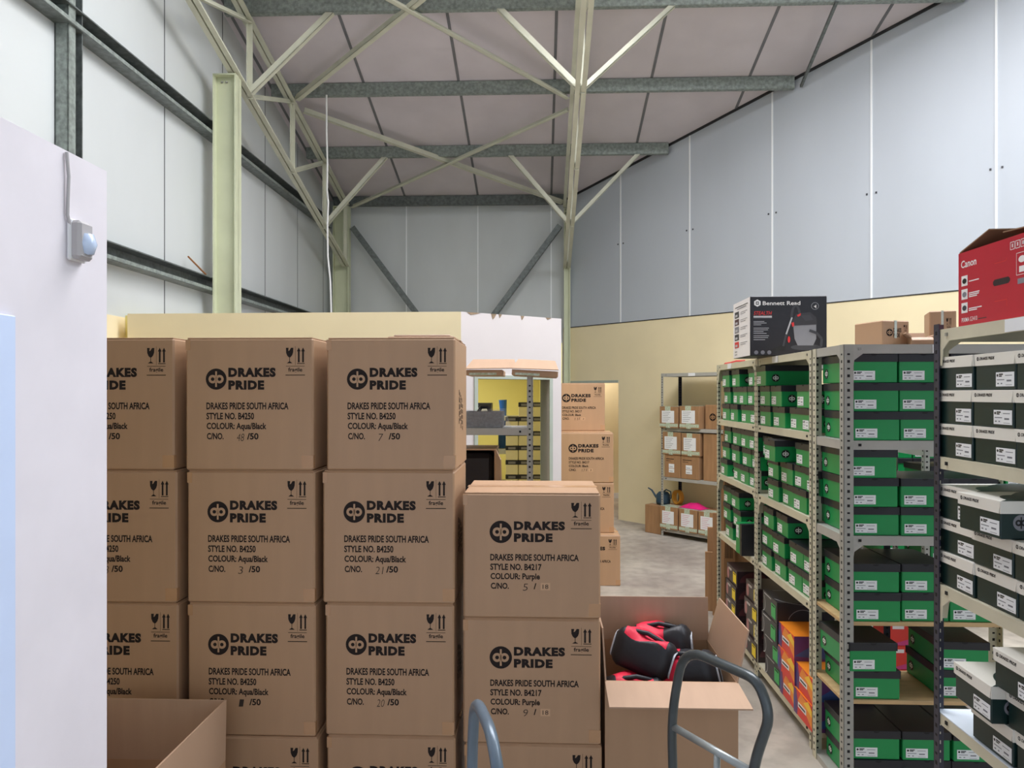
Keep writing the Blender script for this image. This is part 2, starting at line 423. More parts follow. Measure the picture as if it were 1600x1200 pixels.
# slanted right wall: insulated panels above a plastered wall with a doorway
def wang(): return math.atan2(WD.y, WD.x)
b = MB()
s_of = lambda px: None
N = 24
for i in range(N):
    s0, s1 = RS * i / N, RS * (i + 1) / N
    p, q = WR(s0), WR(s1); vpanel(b, p, q, roof_h(vof(p)), roof_h(vof(q)), 'panel_right', WN, .1, 2.86)
seam_s = []
for px in (970, 1078, 1207, 1362, 1557): 
    Z = 12531 / (px + 194); X = (px - 800) / F * Z; seam_s.append((Vector((X, Z)) - CORNER).dot(WD))
stp = (seam_s[-1] - seam_s[0]) / 4
seam_s += [seam_s[-1] + stp * k for k in (1, 2, 3, 4)]
for k, s0 in enumerate(seam_s):
    b.box(-.010, .010, -.006, .004, 2.86, roof_h(vof(WR(s0))), 'seam_white', rot=Matrix.Translation(WR(s0)) @ Matrix.Rotation(wang(), 4, 'Z'))
    for e in (-.05, .05):
        b.box(e - .009, e + .009, -.006, .004, 4.02, 4.04, 'grey_dark', rot=Matrix.Translation(WR(s0)) @ Matrix.Rotation(wang(), 4, 'Z'))
struct(b.build('wall_right'))
b = MB()
dA, dB = .17, 1.11                           # doorway along the wall
for s0, s1, z0 in ((-.3, dA, 0), (dA, dB, 2.036), (dB, RS, 0)):
    vpanel(b, WR(s0, 0, -.04), WR(s1, 0, -.04), 2.87, 2.87, 'yellow_wall', WN, .16, z0)
b.box(0, RS, -.046, -.03, 2.866, 2.878, 'dark_trim', rot=Matrix.Translation(WR(0)) @ Matrix.Rotation(wang(), 4, 'Z'))
struct(b.build('wall_right_lower'))
b = MB(); b.box(dA, dB, -.05, .12, 2.0, 2.036, 'frame_grey', rot=Matrix.Translation(WR(0)) @ Matrix.Rotation(wang(), 4, 'Z'))
b.box(dA - .03, dA, -.05, .12, 0, 2.036, 'frame_grey', rot=Matrix.Translation(WR(0)) @ Matrix.Rotation(wang(), 4, 'Z'))
struct(b.build('door_1_frame'))
b = MB(); vpanel(b, (-1.2, 13.1), (4.5, 12.9), 3.0, 3.0, 'yellow_wall', (0, 1)); vpanel(b, (-.2, 11.72), (-.2, 13.1), 3.0, 3.0, 'yellow_wall', (-1, 0))
vpanel(b, (3.2, 9.4), (4.5, 13), 3.0, 3.0, 'yellow_wall', (1, 0)); struct(b.build('wall_back_room'))
b = MB(); b.box(-1.2, 4.5, 12.96, 12.985, 0, .09, 'skirting'); struct(b.build('baseboard_back_room'))
b = MB(); b.box(-.3, 4.5, 9.7, 13.2, 3.0, 3.05, 'white_wall')
# (ceiling of the back room is kept behind the slanted wall)
b = MB(); pts = [WR(0, 3.0, .14), WR(4.2, 3.0, .14), Vector((4.5, 13.1, 3.0)), Vector((-.2, 13.1, 3.0)), Vector((-.2, 11.8, 3.0))]
b.slab(pts, (0, 0, 1), .05, 'white_wall'); struct(b.build('ceiling_back_room'))
# wall behind the camera with the big open door
b = MB(); hb = roof_h(-3)
for u0, u1, z0, z1 in ((UL, -1.2, 0, hb), (4.4, 14, 0, hb), (-1.2, 4.4, 4.3, hb)):
    vpanel(b, P(u0, -3), P(u1, -3), z1, z1, 'panel_rear', -dvec, .1, z0)
struct(b.build('wall_front'))
# roof with an opening for the translucent sheets, seams along the slope
def roof_slab(u0, u1, v0, v1, m='roof_panel', lift=0.0, t=.08):
    b.slab([P(u0, v0, roof_h(v0) + lift), P(u1, v0, roof_h(v0) + lift), P(u1, v1, roof_h(v1) + lift), P(u0, v1, roof_h(v1) + lift)], (0, 0, 1), t, m)
b = MB()
roof_slab(UL - .1, 14, 6.2, 11.8)
roof_slab(UL - .1, 14, -3.2, 2.6); roof_slab(UL - .1, -2.9, 2.6, 6.2); roof_slab(-1.4, -1.2, 2.6, 6.2); roof_slab(3.3, 4.8, 2.6, 6.2); roof_slab(8.2, 14, 2.6, 6.2)
for k in range(-1, 12):
    u = -2.134 + 1.15 * k; roof_slab(u - .016, u + .016, 6.3, 11.6, 'roof_seam', -.006, .01)
roof_o = struct(b.build('roof'))
b = MB(); roof_slab(-2.9, -1.4, 2.6, 6.2, 'plastic_film', .03, .01); roof_slab(-1.2, 3.3, 2.6, 6.2, 'plastic_film', .03, .01); roof_slab(4.8, 8.2, 2.6, 6.2, 'plastic_film', .03, .01)
struct(b.build('window_1'))
b = MB()
for i in range(24):
    p, q = WR(RS * i / 24, 0, -.012), WR(RS * (i + 1) / 24, 0, -.012); p.z, q.z = roof_h(vof(p)) - .012, roof_h(vof(q)) - .012; b.bar(p, q, .02, .03, 'dark_trim')
struct(b.build('trim_1'))

# purlins
PV = (7.5, 8.82, 10.15, 11.5, 6.2, 4.9, 3.6)
def wall_u(v):                               # where the slanted wall stands at v
    lo, hi = 0.0, RS
    for _ in range(40):
        mid = (lo + hi) / 2
        if vof(WR(mid)) > v: lo = mid
        else: hi = mid
    p = WR(lo); return p.x * cs - p.y * sn
for i, v in enumerate(PV):
    z = roof_h(v) - .075
    b = MB(); u1 = wall_u(v) - .05 if v < 11 else .40
    b.cee(P(UL + .1, v, z), P(u1, v, z), .06, .14, 'galvanised' if v < 11 else 'galvanised_dark', side=-1)
    b.bar(P(UL + .1, v - .022, z - .058), P(u1, v - .022, z - .058), .012, .022, 'galvanised')
    struct(b.build('purlin_beam'))

# trusses
def chord_b(v): return 5.01 - .285 * (v - 7.17)
def chord_t(v): return roof_h(v) - .20
def truss(u, vend):
    t = bpy.data.objects.new('truss_beam', None); COL.objects.link(t); t['kind'] = 'structure'
    v0, v1 = 2.2, vend; m = 'steel_cream'
    for nm, fn, w in (('chord', chord_b, .075), ('chord', chord_t, .08)):
        b = MB()
        for e in (-.022, .022):
            b.bar(P(u + e * 1.5, v0, fn(v0)), P(u + e * 1.5, v1, fn(v1)), .05, .008, m); b.bar(P(u + e, v0, fn(v0) + .035), P(u + e, v1, fn(v1) + .035), .008, .07, m)
        b.build(nm, t)
    vs = [3.6, 4.9, 6.2, 7.5, 8.82, 10.15, vend - .12]
    for v in vs:
        b = MB(); b.angle(P(u, v, chord_b(v)), P(u, v, chord_t(v)), .05, m, up=(1, 0, 0)); b.build('web_post', t)
    for va, vb in zip(vs, vs[1:]):
        b = MB(); b.angle(P(u, va, chord_b(va)), P(u, vb, chord_t(vb)), .05, m, up=(1, 0, 0)); b.build('web_diagonal', t)
    return t
UT1, UT2 = -3.03, .405
truss(UT1, 11.35); truss(UT2, 11.5)
def strut(p, q, leg, m='steel_cream', name='brace_beam', side=1):
    return struct(MB().angle(p, q, leg, m, side=side).build(name))
for v in (7.5, 10.15, 4.9):                  # fly braces from bottom chords up to the purlins
    zb, zt = chord_b(v) + .02, roof_h(v) - .15
    strut(P(UT1 + .05, v, zb), P(UT1 + .9, v, zt), .06); strut(P(UT2 - .05, v, zb), P(UT2 - .85, v, zt), .06, side=-1)
    strut(P(UT2 + .05, v, zb), P(UT2 + .95, v, zt), .05)
for va, vb in ((8.82, 6.0), (9.05, 11.4)):   # roof bracing crosses
    zz = lambda v: roof_h(v) - .19
    strut(P(UT1 + .08, va, zz(va)), P(UT2 - .08, vb, zz(vb)), .06); strut(P(UT2 - .08, va, zz(va) - .03), P(UT1 + .08, vb, zz(vb) - .03), .06)
strut(P(3.05, 8.75, roof_h(8.75) - .17), P(2.95, 7.45, roof_h(7.45) - .17), .03, 'galvanised_dark')
# columns
def column(u0, u1, v, z, m='column_green', fl=.14):
    b = MB(); fr = Matrix.Translation(P(0, v)) @ Matrix.Rotation(-TH, 4, 'Z')
    b.box(u0, u1, -.006, .006, 0, z, m, rot=fr)
    for u in (u0, u1 - .014): b.box(u, u + .014, -fl / 2, fl / 2, 0, z, m, rot=fr)
    b.box(u0, u1, -fl / 2, fl / 2, z, z + .015, m, rot=fr)
    for e in (.3, .5):
        p = fr @ Vector((u0 + (u1 - u0) * e, -.012, z - .05)); b.lathe([(.012, -.006), (.012, .006)], 'bolt', 8, p)
    struct(b.build('steel_column'))
column(-3.23, -3.0, 7.2, 4.98); column(-3.24, -2.99, 11.42, 4.75); column(.36, .46, 11.48, 4.7, fl=.1)
# girts along the left wall, stud, rear braces
for z in (4.47, 2.92):
    b = MB(); b.cee(P(UL + .06, -2, z), P(UL + .06, 11.3, z), .12, .13, 'galvanised_dark', side=1)
    b.bar(P(UL + .118, -2, z - .05), P(UL + .118, 11.3, z - .05), .012, .03, 'galvanised'); struct(b.build('girt_beam'))  # lit lip painted paler, shaded channel painted darker
b = MB(); fr = Matrix.Translation(P(UL, 5.05)) @ Matrix.Rotation(-TH, 4, 'Z')
b.box(0, .10, -.09, -.08, 2.3, 6.3, 'galvanised', rot=fr).box(.09, .10, -.09, -.01, 2.3, 6.3, 'galvanised', rot=fr).box(0, .10, .06, .07, 2.3, 6.3, 'galvanised_dark', rot=fr).box(.0, .012, -.09, .07, 2.3, 6.3, 'galvanised_dark', rot=fr)
struct(b.build('stud_column'))
strut(P(-2.98, 11.45, 4.42), P(-1.32, 11.45, 2.2), .09, 'galvanised_dark'); strut(P(.33, 11.45, 4.42), P(-1.32, 11.45, 2.2), .09, 'galvanised_dark', side=-1)

# inner partition room
H2 = 2.467
pL, pC, pE = Vector((-3.02, 5.78)), Vector((-.39, 5.63)), Vector((.413, 6.16))
b = MB(); vpanel(b, pL, pC, H2, H2, 'yellow_wall', (0.05, 1), .12); struct(b.build('wall_partition'))
wd = (pE - pC).normalized(); wn = Vector((-wd.y, wd.x)); ln = (pE - pC).length
def Q(s, n=0.0): q = pC + wd * s + wn * n; return (q.x, q.y)
b = MB(); da, db, dh = .145, .835, 1.955
vpanel(b, Q(0), Q(da), H2, H2, 'white_wall', wn, .12); vpanel(b, Q(db), Q(ln), H2, H2, 'white_wall', wn, .12); vpanel(b, Q(da), Q(db), H2, H2, 'white_wall', wn, .12, dh)
aw = math.atan2(wd.y, wd.x); fw = Matrix.Translation((pC.x, pC.y, 0)) @ Matrix.Rotation(aw, 4, 'Z')
for s0, z0, w_, h_ in ((.27, H2 - .045, .05, .045), (.34, H2 - .03, .03, .03), (.55, H2 - .035, .035, .035), (.05, H2 - .02, .12, .02), (.8, H2 - .018, .06, .018)):
    b.slab([fw @ Vector((s0, -.002, H2)), fw @ Vector((s0 + w_ * .3, -.002, z0)), fw @ Vector((s0 + w_ * .6, -.002, z0 + h_ * .3)), fw @ Vector((s0 + w_, -.002, H2))], fw.to_3x3() @ Vector((0, 1, 0)), .002, 'flaked')
struct(b.build('wall_partition_end'))
b = MB(); b.box(da - .03, da, -.012, .125, 0, dh + .03, 'frame_grey', rot=fw).box(db, db + .03, -.012, .125, 0, dh + .03, 'frame_grey', rot=fw).box(da, db, -.012, .125, dh, dh + .03, 'frame_grey', rot=fw)
struct(b.build('door_2_frame'))
b = MB(); vpanel(b, (-2.9, 9.3), (.62, 9.1), H2, H2, 'room_yellow', (0, 1)); vpanel(b, (.33, 6.27), (.33, 9.15), H2, H2, 'room_yellow', (1, 0), .05); vpanel(b, (-3.0, 5.9), (-2.9, 9.3), H2, H2, 'room_yellow', (-1, 0))
struct(b.build('wall_room'))
b = MB(); b.slab([(-3.0, 5.9, H2), (-.42, 5.72, H2), (.36, 6.25, H2), (.33, 9.15, H2), (-2.9, 9.3, H2)], (0, 0, -1), .05, 'white_wall'); struct(b.build('ceiling_room'))
# near wall end with a door
UN = -1.223
b = MB(); vpanel(b, P(UN, -2.6), P(UN, 2.03), H2, H2, 'near_wall', -rvec, .12); struct(b.build('wall_near'))
fn = Matrix.Translation(P(UN, 0)) @ Matrix.Rotation(-TH, 4, 'Z')
b = MB(); b.box(0, .012, .7, 1.655, .01, 2.02, 'door_daylit', .003, rot=fn); struct(b.build('door_3'))

# motion sensor, its cable, the hanging cable, the girt cables
t = thing('motion_sensor', 'white motion sensor mounted on the near white wall', 'sensor', P(UN, 1.885, 2.19), -TH)
MB().box(.001, .035, -.03, .03, 0, .10, 'pvc_grey', .008).box(.0, .012, -.034, .034, -.004, .104, 'pvc_white', .004).build('housing', t)
b = MB(); b.lathe([(.0, -.028), (.018, -.026), (.026, 0), (.018, .026), (.0, .028)], 'lens_blue', 14, (.03, .004, .042)); b.build('lens', t, smooth=True)
o = MB().tube([P(UN + .006, 1.845, 2.46), P(UN + .008, 1.85, 2.40), P(UN + .006, 1.848, 2.30), P(UN + .008, 1.862, 2.26)], .0045, 'pvc_grey', 8).build('sensor_cable'); tag(o, 'grey cable running down the near white wall to the sensor', 'cable')
o = MB().tube([P(-2.58, 8.78, roof_h(8.8) - .15), P(-2.585, 8.8, 5.0), P(-2.575, 8.8, 4.6), P(-2.58, 8.8, 4.3), P(-2.565, 8.8, 4.15), P(-2.575, 8.8, 3.9), P(-2.57, 8.8, 3.5), P(-2.54, 8.8, 3.2), P(-2.52, 8.8, 2.54)], .011, 'cable_white', 7).build('hanging_cable'); tag(o, 'white cable hanging from a roof purlin behind the yellow partition', 'cable')
for k, (e, lab) in enumerate(((0, 'black cable lying on the lower wall rail, outer one'), (.03, 'thin pale cable lying along the lower wall rail'))):
    o = MB().tube([P(UL + .05 + e, v, 2.87 + .012 * math.sin(v * 4 + k)) for v in [4.6 + .3 * i for i in range(22)]], .011 - .004 * k, 'cable_black' if k == 0 else 'pvc_grey', 6).build('rail_cable'); tag(o, lab, 'cable')
o = MB().tube([P(UL + .07, 6.75, 3.12), P(UL + .1, 7.05, 3.0)], .008, 'twig', 6).build('wooden_stick'); tag(o, 'thin brown stick poking up from the lower wall rail', 'stick')

# ------------------------------------------------------------------ carton wall in front
GW = 'cartons in the front wall'
ROT = R(-2.4); ZF = 2.86
def XP(px, Z=ZF): return (px - CX) / F * Z
rows = ['bottom', 'second', 'third', 'top']
colname = ['beside the near white wall', 'in the middle column', 'in the column beside the purple-bag cartons']
lefts = {0: (84, 298, 511), 1: (80, 294, 509), 2: (78, 293, 505), 3: (73, 291, 511)}
nums = {0: ('12', '17', '25'), 1: ('9', '1', '20'), 2: ('33', '3', '21'), 3: ('46', '48', '7')}
HW = .5145
for r in range(4):
    for c in range(3):
        w = .50 if not (r == 2 and c == 2) else .512
        carton(f'big brown carton of aqua bags, {rows[r]} of four, {colname[c]}', GW, (XP(lefts[r][c]), ZF + random.uniform(-.004, .004) + (.01 if c == 0 else 0), r * HW), ROT,
               w, .42, HW - .005, carton_print(w, HW - .005, 'B4250', 'Aqua/Black', nums[r][c], '50'), side_print(.42, HW) if c == 2 else None)
H3 = .486
for r in range(3):
    carton(f'brown carton of purple bags, {("lowest","middle","highest")[r]} of its three-high column', 'purple bag cartons', (XP((726, 724, 724)[r]), ZF - .005, r * H3), ROT,
           .53, .40, H3 - .005, carton_print(.53, H3 - .005, 'B4217', 'Purple', ('11', '9', '5')[r], '18', .035, True))
# far column behind the partition
fz = [(.532, 7.05, 1.036), (.53, 7.16, .990), (.53, 7.16, .985), (.53, 7.5, .945)]
for r, (w, Z, xr) in enumerate(fz):
    carton(f'brown carton of black bags behind the partition, {("lowest","second","third","highest")[r]} of four', 'black bag cartons', (xr - w, Z, r * .487), R(-1.5),
           w, .40, .482, carton_print(w, .482, 'B4217', 'Black', ('2', '14', '17', '11')[r], '2', .02, True))
# flattened cardboard on top of the wall of cartons
o = MB().box(0, .27, 0, .30, 0, .012, 'cardboard', .003).box(.02, .25, .02, .28, .012, .02, 'cardboard_inner', .003).build('cardboard_sheet', loc=(XP(606, 2.97), 2.97, 4 * HW + .0005), rz=ROT)
tag(o, 'folded cardboard lying on top of the third carton column', 'cardboard')

# ------------------------------------------------------------------ open cartons
def open_carton(label, loc, rz, w, d, h, flaps, name='open_carton'):
    """flaps: list of (side, length, angle from vertical outward)"""
    t = thing(name, label, 'carton', loc, rz)
    e = .007; b = MB(); m = 'cardboard'
    b.box(0, w, 0, e, 0, h, m).box(0, w, d - e, d, 0, h, m).box(0, e, e, d - e, 0, h, m).box(w - e, w, e, d - e, 0, h, m).box(e, w - e, e, d - e, 0, e, m)
    b.build('carton_body', t)
    for side, L, ang, tap in flaps:
        s_, c_ = math.sin(R(ang)) * L, math.cos(R(ang)) * L
        if side == 'front': q = [(0, 0, h), (w, 0, h), (w + tap, -s_, h + c_), (-tap * .2, -s_, h + c_)]; n = (0, 1, 0)
        if side == 'back': q = [(0, d, h), (w, d, h), (w - tap, d + s_, h + c_), (tap, d + s_, h + c_)]; n = (0, -1, 0)
        if side == 'left': q = [(0, 0, h), (0, d, h), (-s_, d - tap, h + c_), (-s_, tap, h + c_)]; n = (1, 0, 0)
        if side == 'right': q = [(w, 0, h), (w, d, h), (w + s_, d - tap, h + c_), (w + s_, tap, h + c_)]; n = (-1, 0, 0)
        a = (Vector(q[1]) - Vector(q[0])).cross(Vector(q[3]) - Vector(q[0])).normalized()
        if a.dot(Vector(n)) < 0: a = -a
        MB().slab(q, a, .006, 'cardboard_inner').build('flap', t)
    return t
open_carton('open carton of red and black bags beside the hand truck', (XP(945), ZF - .005, 0), R(-2.0), .512, .50, .725,
            [('front', .185, 97, .004), ('back', .19, 4, 0), ('left', .2, 3, .02), ('right', .2, 14, .02)])
open_carton('empty open carton with raised flaps beside the near white wall', (-1.57, 2.21, 0), R(-2.0), .505, .50, .50,
            [('back', .22, 0, 0), ('right', .22, 1, 0), ('left', .22, 3, 0), ('front', .22, 150, 0)])
for q in [o for o in COL.objects if o.name.startswith('open_carton') and 'empty' in o['label']]: pass

def bowls_bag(label, loc, rot, L=.30, W=.20, H=.19, logo=False, red=(3, 8), top=False):
    t = thing('bowls_bag', label, 'bag', loc, 0, 'bags in the open carton', rot=rot)
    nx, nt = 14, 20; vs, fs = [], []; mats = {'bag_black': [], 'bag_red': []}
    for i in range(nx + 1):
        a = i / nx; x = (a - .5) * L; k = min(1, .72 + 1.6 * min(a, 1 - a) * 1.4) if 0 < a < 1 else .62
        for j in range(nt):
            th = 2 * math.pi * j / nt; c, s_ = math.cos(th), math.sin(th); e = .55
            y = math.copysign(abs(c) ** e, c) * W / 2 * k; z = math.copysign(abs(s_) ** e, s_) * H / 2 * k
            z += .012 * math.sin(a * 9 + j) * (1 if s_ > 0 else 0); vs.append((x, y, z + H / 2))
    for i in range(nx):
        for j in range(nt):
            f = (i * nt + j, i * nt + (j + 1) % nt, (i + 1) * nt + (j + 1) % nt, (i + 1) * nt + j)
            mats['bag_red' if red[0] <= i <= red[1] and (not top or 3 <= j <= 7) else 'bag_black'].append(f)
    mats['bag_black'] += [tuple(range(nt))[::-1], tuple(range(nx * nt, (nx + 1) * nt))]
    b = MB(); o0 = len(b.v); b.v += vs
    for m, ff in mats.items():
        i = b.mi(m)
        for f in ff: b.f.append(f); b.m.append(i)
    body = b.build('bag_body', t, smooth=True)
    for e in (-1, 1):
        pts = []
        for j in range(20):
            th = 2 * math.pi * j / 20; c, s_ = math.cos(th), math.sin(th)
            pts.append((e * L * .5, math.copysign(abs(c) ** .55, c) * W / 2 * .64, math.copysign(abs(s_) ** .55, s_) * H / 2 * .64 + H / 2))
        MB().tube(pts, .004, 'bag_piping', 6, closed=True).build('piping', body)
    b = MB().tube([(-.11, -.03, H * .80), (-.07, -.035, H * .97), (0, -.04, H + .008), (.07, -.035, H * .97), (.11, -.03, H * .80)], .010, 'bag_black', 8)
    b.build('carry_strap', t, smooth=True)
    if logo:
        p = Print().logo(0, 0, .026, 'bag_black', 'logo_white'); MB().put(p, (.02, -W / 2 - .001, H * .6), (1, 0, 0), (0, 0, 1), .002).build('badge', body)
    return t
bowls_bag('black and red bag lying on its side on the heap in the carton', (.525, 3.05, .685), (R(-12), R(14), R(-26)), .25, .16, .16, red=(2, 11), top=True)
bowls_bag('red and black bag standing at the back of the open carton', (.665, 3.25, .60), (R(-8), R(-4), R(-14)), .27, .19, .215, red=(2, 7))
bowls_bag('bag with bright red panel and black end, tucked beside the carton flap', (.735, 3.02, .57), (R(-6), R(-14), R(-16)), .28, .19, .20, red=(1, 6))
bowls_bag('lowest bag behind the folded front flap, with round badge', (.485, 2.965, .52), (R(-4), R(3), R(2)), .235, .15, .18, True, red=(2, 10))

# ------------------------------------------------------------------ racks
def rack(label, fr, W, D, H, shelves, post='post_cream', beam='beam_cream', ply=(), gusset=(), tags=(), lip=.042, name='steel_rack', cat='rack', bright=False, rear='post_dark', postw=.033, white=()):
    """front lower corner at the frame origin, W along x, D along y; shelves = heights of shelf tops"""
    t = thing(name, label, cat, fr.w(0, 0), fr.a)
    a = postw; th = .004
    for ix, x in enumerate((0, W)):
        for iy, y in enumerate((0, D)):
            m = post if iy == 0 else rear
            b = MB(); sx = 1 if ix == 0 else -1; sy = 1 if iy == 0 else -1
            b.box(min(x, x + sx * a), max(x, x + sx * a), min(y, y + sy * th), max(y, y + sy * th), 0, H, m)
            b.box(min(x, x + sx * th), max(x, x + sx * th), min(y, y + sy * a), max(y, y + sy * a), 0, H, m)
            k = 0; z = .04; hm = 'hole_bright' if (m == 'post_dark' and bright) else 'hole'
            while z < H - .03:
                hh = .013 if k % 2 else .008
                xc = x + sx * a * .5; e = .0006
                b.box(xc - .006, xc + .006, y - sy * e if sy > 0 else y, y if sy > 0 else y + e, z - hh / 2, z + hh / 2, 'hole')
                if sy < 0: b.box(xc - .006, xc + .006, y - th - e, y - th, z - hh / 2, z + hh / 2, hm)
                yc = y + sy * a * .5
                xo = x - e if sx > 0 else x
                b.box(xo, xo + e, yc - .006, yc + .006, z - hh / 2, z + hh / 2, 'hole')
                xi = x + th if sx > 0 else x - th - e
                b.box(xi, xi + e, yc - .006, yc + .006, z - hh / 2, z + hh / 2, hm if iy == 0 else 'hole')
                k += 1; z += .033
            b.build('post', t)
    for i, z in enumerate(shelves):
        b = MB(); g = .005
        if i in ply:
            b.box(g, W - g, g, D - g, z - .018, z, 'plywood', .002); b.build('shelf_board', t); continue
        top = 'shelf_glare' if i in white else beam  # shelves listed in white get the glare colour on top
        b.box(g, W - g, g, D - g, z - .004, z, top)
        for y0, y1 in ((g, g + .004), (D - g - .004, D - g)): b.box(g, W - g, y0, y1, z - lip, z - .0035, beam)
        for x0, x1 in ((g, g + .004), (W - g - .004, W - g)): b.box(x0, x1, g, D - g, z - lip, z - .0035, beam)
        for x in (.022, .075, W - .075, W - .022):
            for y, s_ in ((g - .003, 1),): b.box(x - .006, x + .006, y - .001, y + .004, z - lip * .62, z - lip * .62 + .012, 'bolt' if z > 1.9 else 'hole')
        if i in gusset:
            for x, sx in ((g, 1), (W - g, -1)):
                b.slab([(x, g - .0005, z - lip), (x + sx * .085, g - .0005, z - lip), (x + sx * .045, g - .0005, z - lip - .03), (x + sx * .038, g - .0005, z - lip - .085), (x, g - .0005, z - lip - .085)][::sx], (0, 1, 0), .003, beam)
                b.slab([(x, g, z - lip), (x, g + .085, z - lip), (x, g + .045, z - lip - .03), (x, g + .038, z - lip - .085), (x, g, z - lip - .085)], (sx, 0, 0), .003, beam)
        b.build('shelf', t)
    for x, w in tags:
        p = MB().box(x, x + w, .0005, .0035, shelves[-1] - .040, shelves[-1] - .002, 'paper'); p.build('paper_tag', t)
    return t
U0 = 1.399
def Zpx(px, u=U0): k = (px - CX) / F; return u / (k * cs - sn)
def vpx(px, u=U0): Z = Zpx(px, u); X = (px - CX) / F * Z; return X * sn + Z * cs
AA = -TH - math.pi / 2
v_far, v_mid, v_near = vpx(1120), vpx(1181), vpx(1268)
def aisle_frame(v): q = P(U0, v); return Frame(q.x, q.y, AA)
FR1, FR2 = aisle_frame(v_far), aisle_frame(v_mid - .004)
S1 = (.10, .75, 1.212, 1.636, 2.065)
S2 = (.10, .752, 1.192, 1.636, 2.065)
rack('cream steel rack of green boxes, far bay next to the flattened cartons', FR1, v_far - v_mid, .40, 2.065, S1, gusset=(2, 4), tags=((.33, .1),))
rack('cream steel rack bay of green boxes under the vacuum cleaner box', FR2, v_mid - .004 - v_near, .40, 2.065, S2, gusset=(2, 4), tags=((.33, .1),))
q3 = P(1.383, 3.42); FR3 = Frame(q3.x, q3.y, -TH)
S3 = (.03, .438, .796, 1.188, 1.625, 2.065)
rack('grey steel rack turned across the aisle end, facing the camera', FR3, .92, .385, 2.065, S3, post='post_grey', beam='beam_grey', ply=(1, 2), gusset=(3, 5), tags=((.40, .05),), rear='post_cream', postw=.045)
v4f = vpx(1459); FR4 = aisle_frame(v4f)
S4 = (.05, .72, 1.17, 1.618, 2.065)
rack('dark-posted rack holding the white-lidded boxes and the red printer box', FR4, 1.05, .40, 2.085, S4, post='post_dark', beam='beam_cream', gusset=(2, 4), tags=((.40, .14),), bright=True, white=(1,))
# rack in front of the partition doorway
FR5 = Frame(-.80, 4.52, -TH)
rack('grey slotted rack standing in front of the inner doorway', FR5, .925, .40, 1.95, (.10, .62, 1.10, 1.628), post='post_grey', beam='beam_grey', rear='post_grey')
# rack along the slanted yellow wall
wq = Vector(((1033 - CX) / F * 9.55, 9.55)); FR6 = Frame(wq.x, wq.y, wang())
rack('grey rack of old cartons against the slanted yellow wall', FR6, 1.0, .40, 2.10, (.10, .766, 1.40, 2.10), post='post_grey', beam='beam_grey', tags=((.42, .1),))

# ------------------------------------------------------------------ shoe boxes
def sticker_print(w, h, col='paper_print'):
    p = Print(); p.disc(.09 * w, .78 * h, .05 * w, 'logo_black', 0, n=10)
    p.rect(.17 * w, .80 * h, .40 * w, .90 * h, 'logo_black'); p.rect(.17 * w, .68 * h, .34 * w, .77 * h, 'logo_black')
    p.rect(.52 * w, .74 * h, .90 * w, .79 * h, col); p.rect(.06 * w, .44 * h, .48 * w, .50 * h, col); p.rect(.60 * w, .34 * h, .86 * w, .46 * h, col)
    p.rect(.08 * w, .16 * h, .18 * w, .25 * h, col); p.rect(.28 * w, .16 * h, .36 * w, .25 * h, col); p.rect(.55 * w, .10 * h, .9 * w, .13 * h, col)
    return p
def make_green(W, D, H, label, loc, rot, sx):
    t = thing('shoe_box', label, 'shoe box', loc, 0, 'green shoe boxes', rot=rot)
    b = MB().box(-W / 2, W / 2, 0, D, 0, H - .004, 'green', .003)
    pl = Print().logo(0, 0, .024, 'logo_black', 'logo_white')
    b.put(pl, (W / 2, .06, .047), (0, 1, 0), (0, 0, 1)); b.put(pl, (-W / 2, D - .05, .047), (0, -1, 0), (0, 0, 1))
    body = b.build('box_body', t)
    e = .0035; lh = .036
    l = MB().box(-W / 2 - e, W / 2 + e, -e, D + e, H - .003, H, 'lid_black', .001)
    l.box(-W / 2 - e, W / 2 + e, -e, -.0006, H - lh, H - .002, 'lid_black', .0008).box(-W / 2 - e, W / 2 + e, D + .0006, D + e, H - lh, H - .002, 'lid_black')
    l.box(-W / 2 - e, -W / 2 - .0006, -e, D + e, H - lh, H - .002, 'lid_black').box(W / 2 + .0006, W / 2 + e, -e, D + e, H - lh, H - .002, 'lid_black')
    l.put(Print().disc(0, 0, .014, 'hole', 0, .008, 14, 180, 360), (0, -e, H - .001), (1, 0, 0), (0, 0, 1)); l.build('box_lid', t)
    sw, sh = sx
    s_ = MB().box(0, sw, -.0006, .0004, 0, sh, 'paper'); s_.put(sticker_print(sw, sh), (0, -.0006, 0), (1, 0, 0), (0, 0, 1), .0003)
    s_.build('paper_sticker', body, loc=(-W / 2 + .014, -.0008, .012)); return t
PROTO = {}
def green_box(kind, label, loc, rot):
    if kind not in PROTO:
        PROTO[kind] = make_green(*((.205, .32, .125) if kind == 'A' else (.212, .33, .131)), label, loc, rot, (.085, .048) if kind == 'A' else (.098, .042)); return PROTO[kind]
    return dup(PROTO[kind], loc, rot, label)
ORD = ['first', 'second', 'third', 'fourth', 'fifth', 'sixth']
ROWN = {1: ('single row',), 2: ('bottom row', 'top row'), 3: ('bottom row', 'middle row', 'top row')}
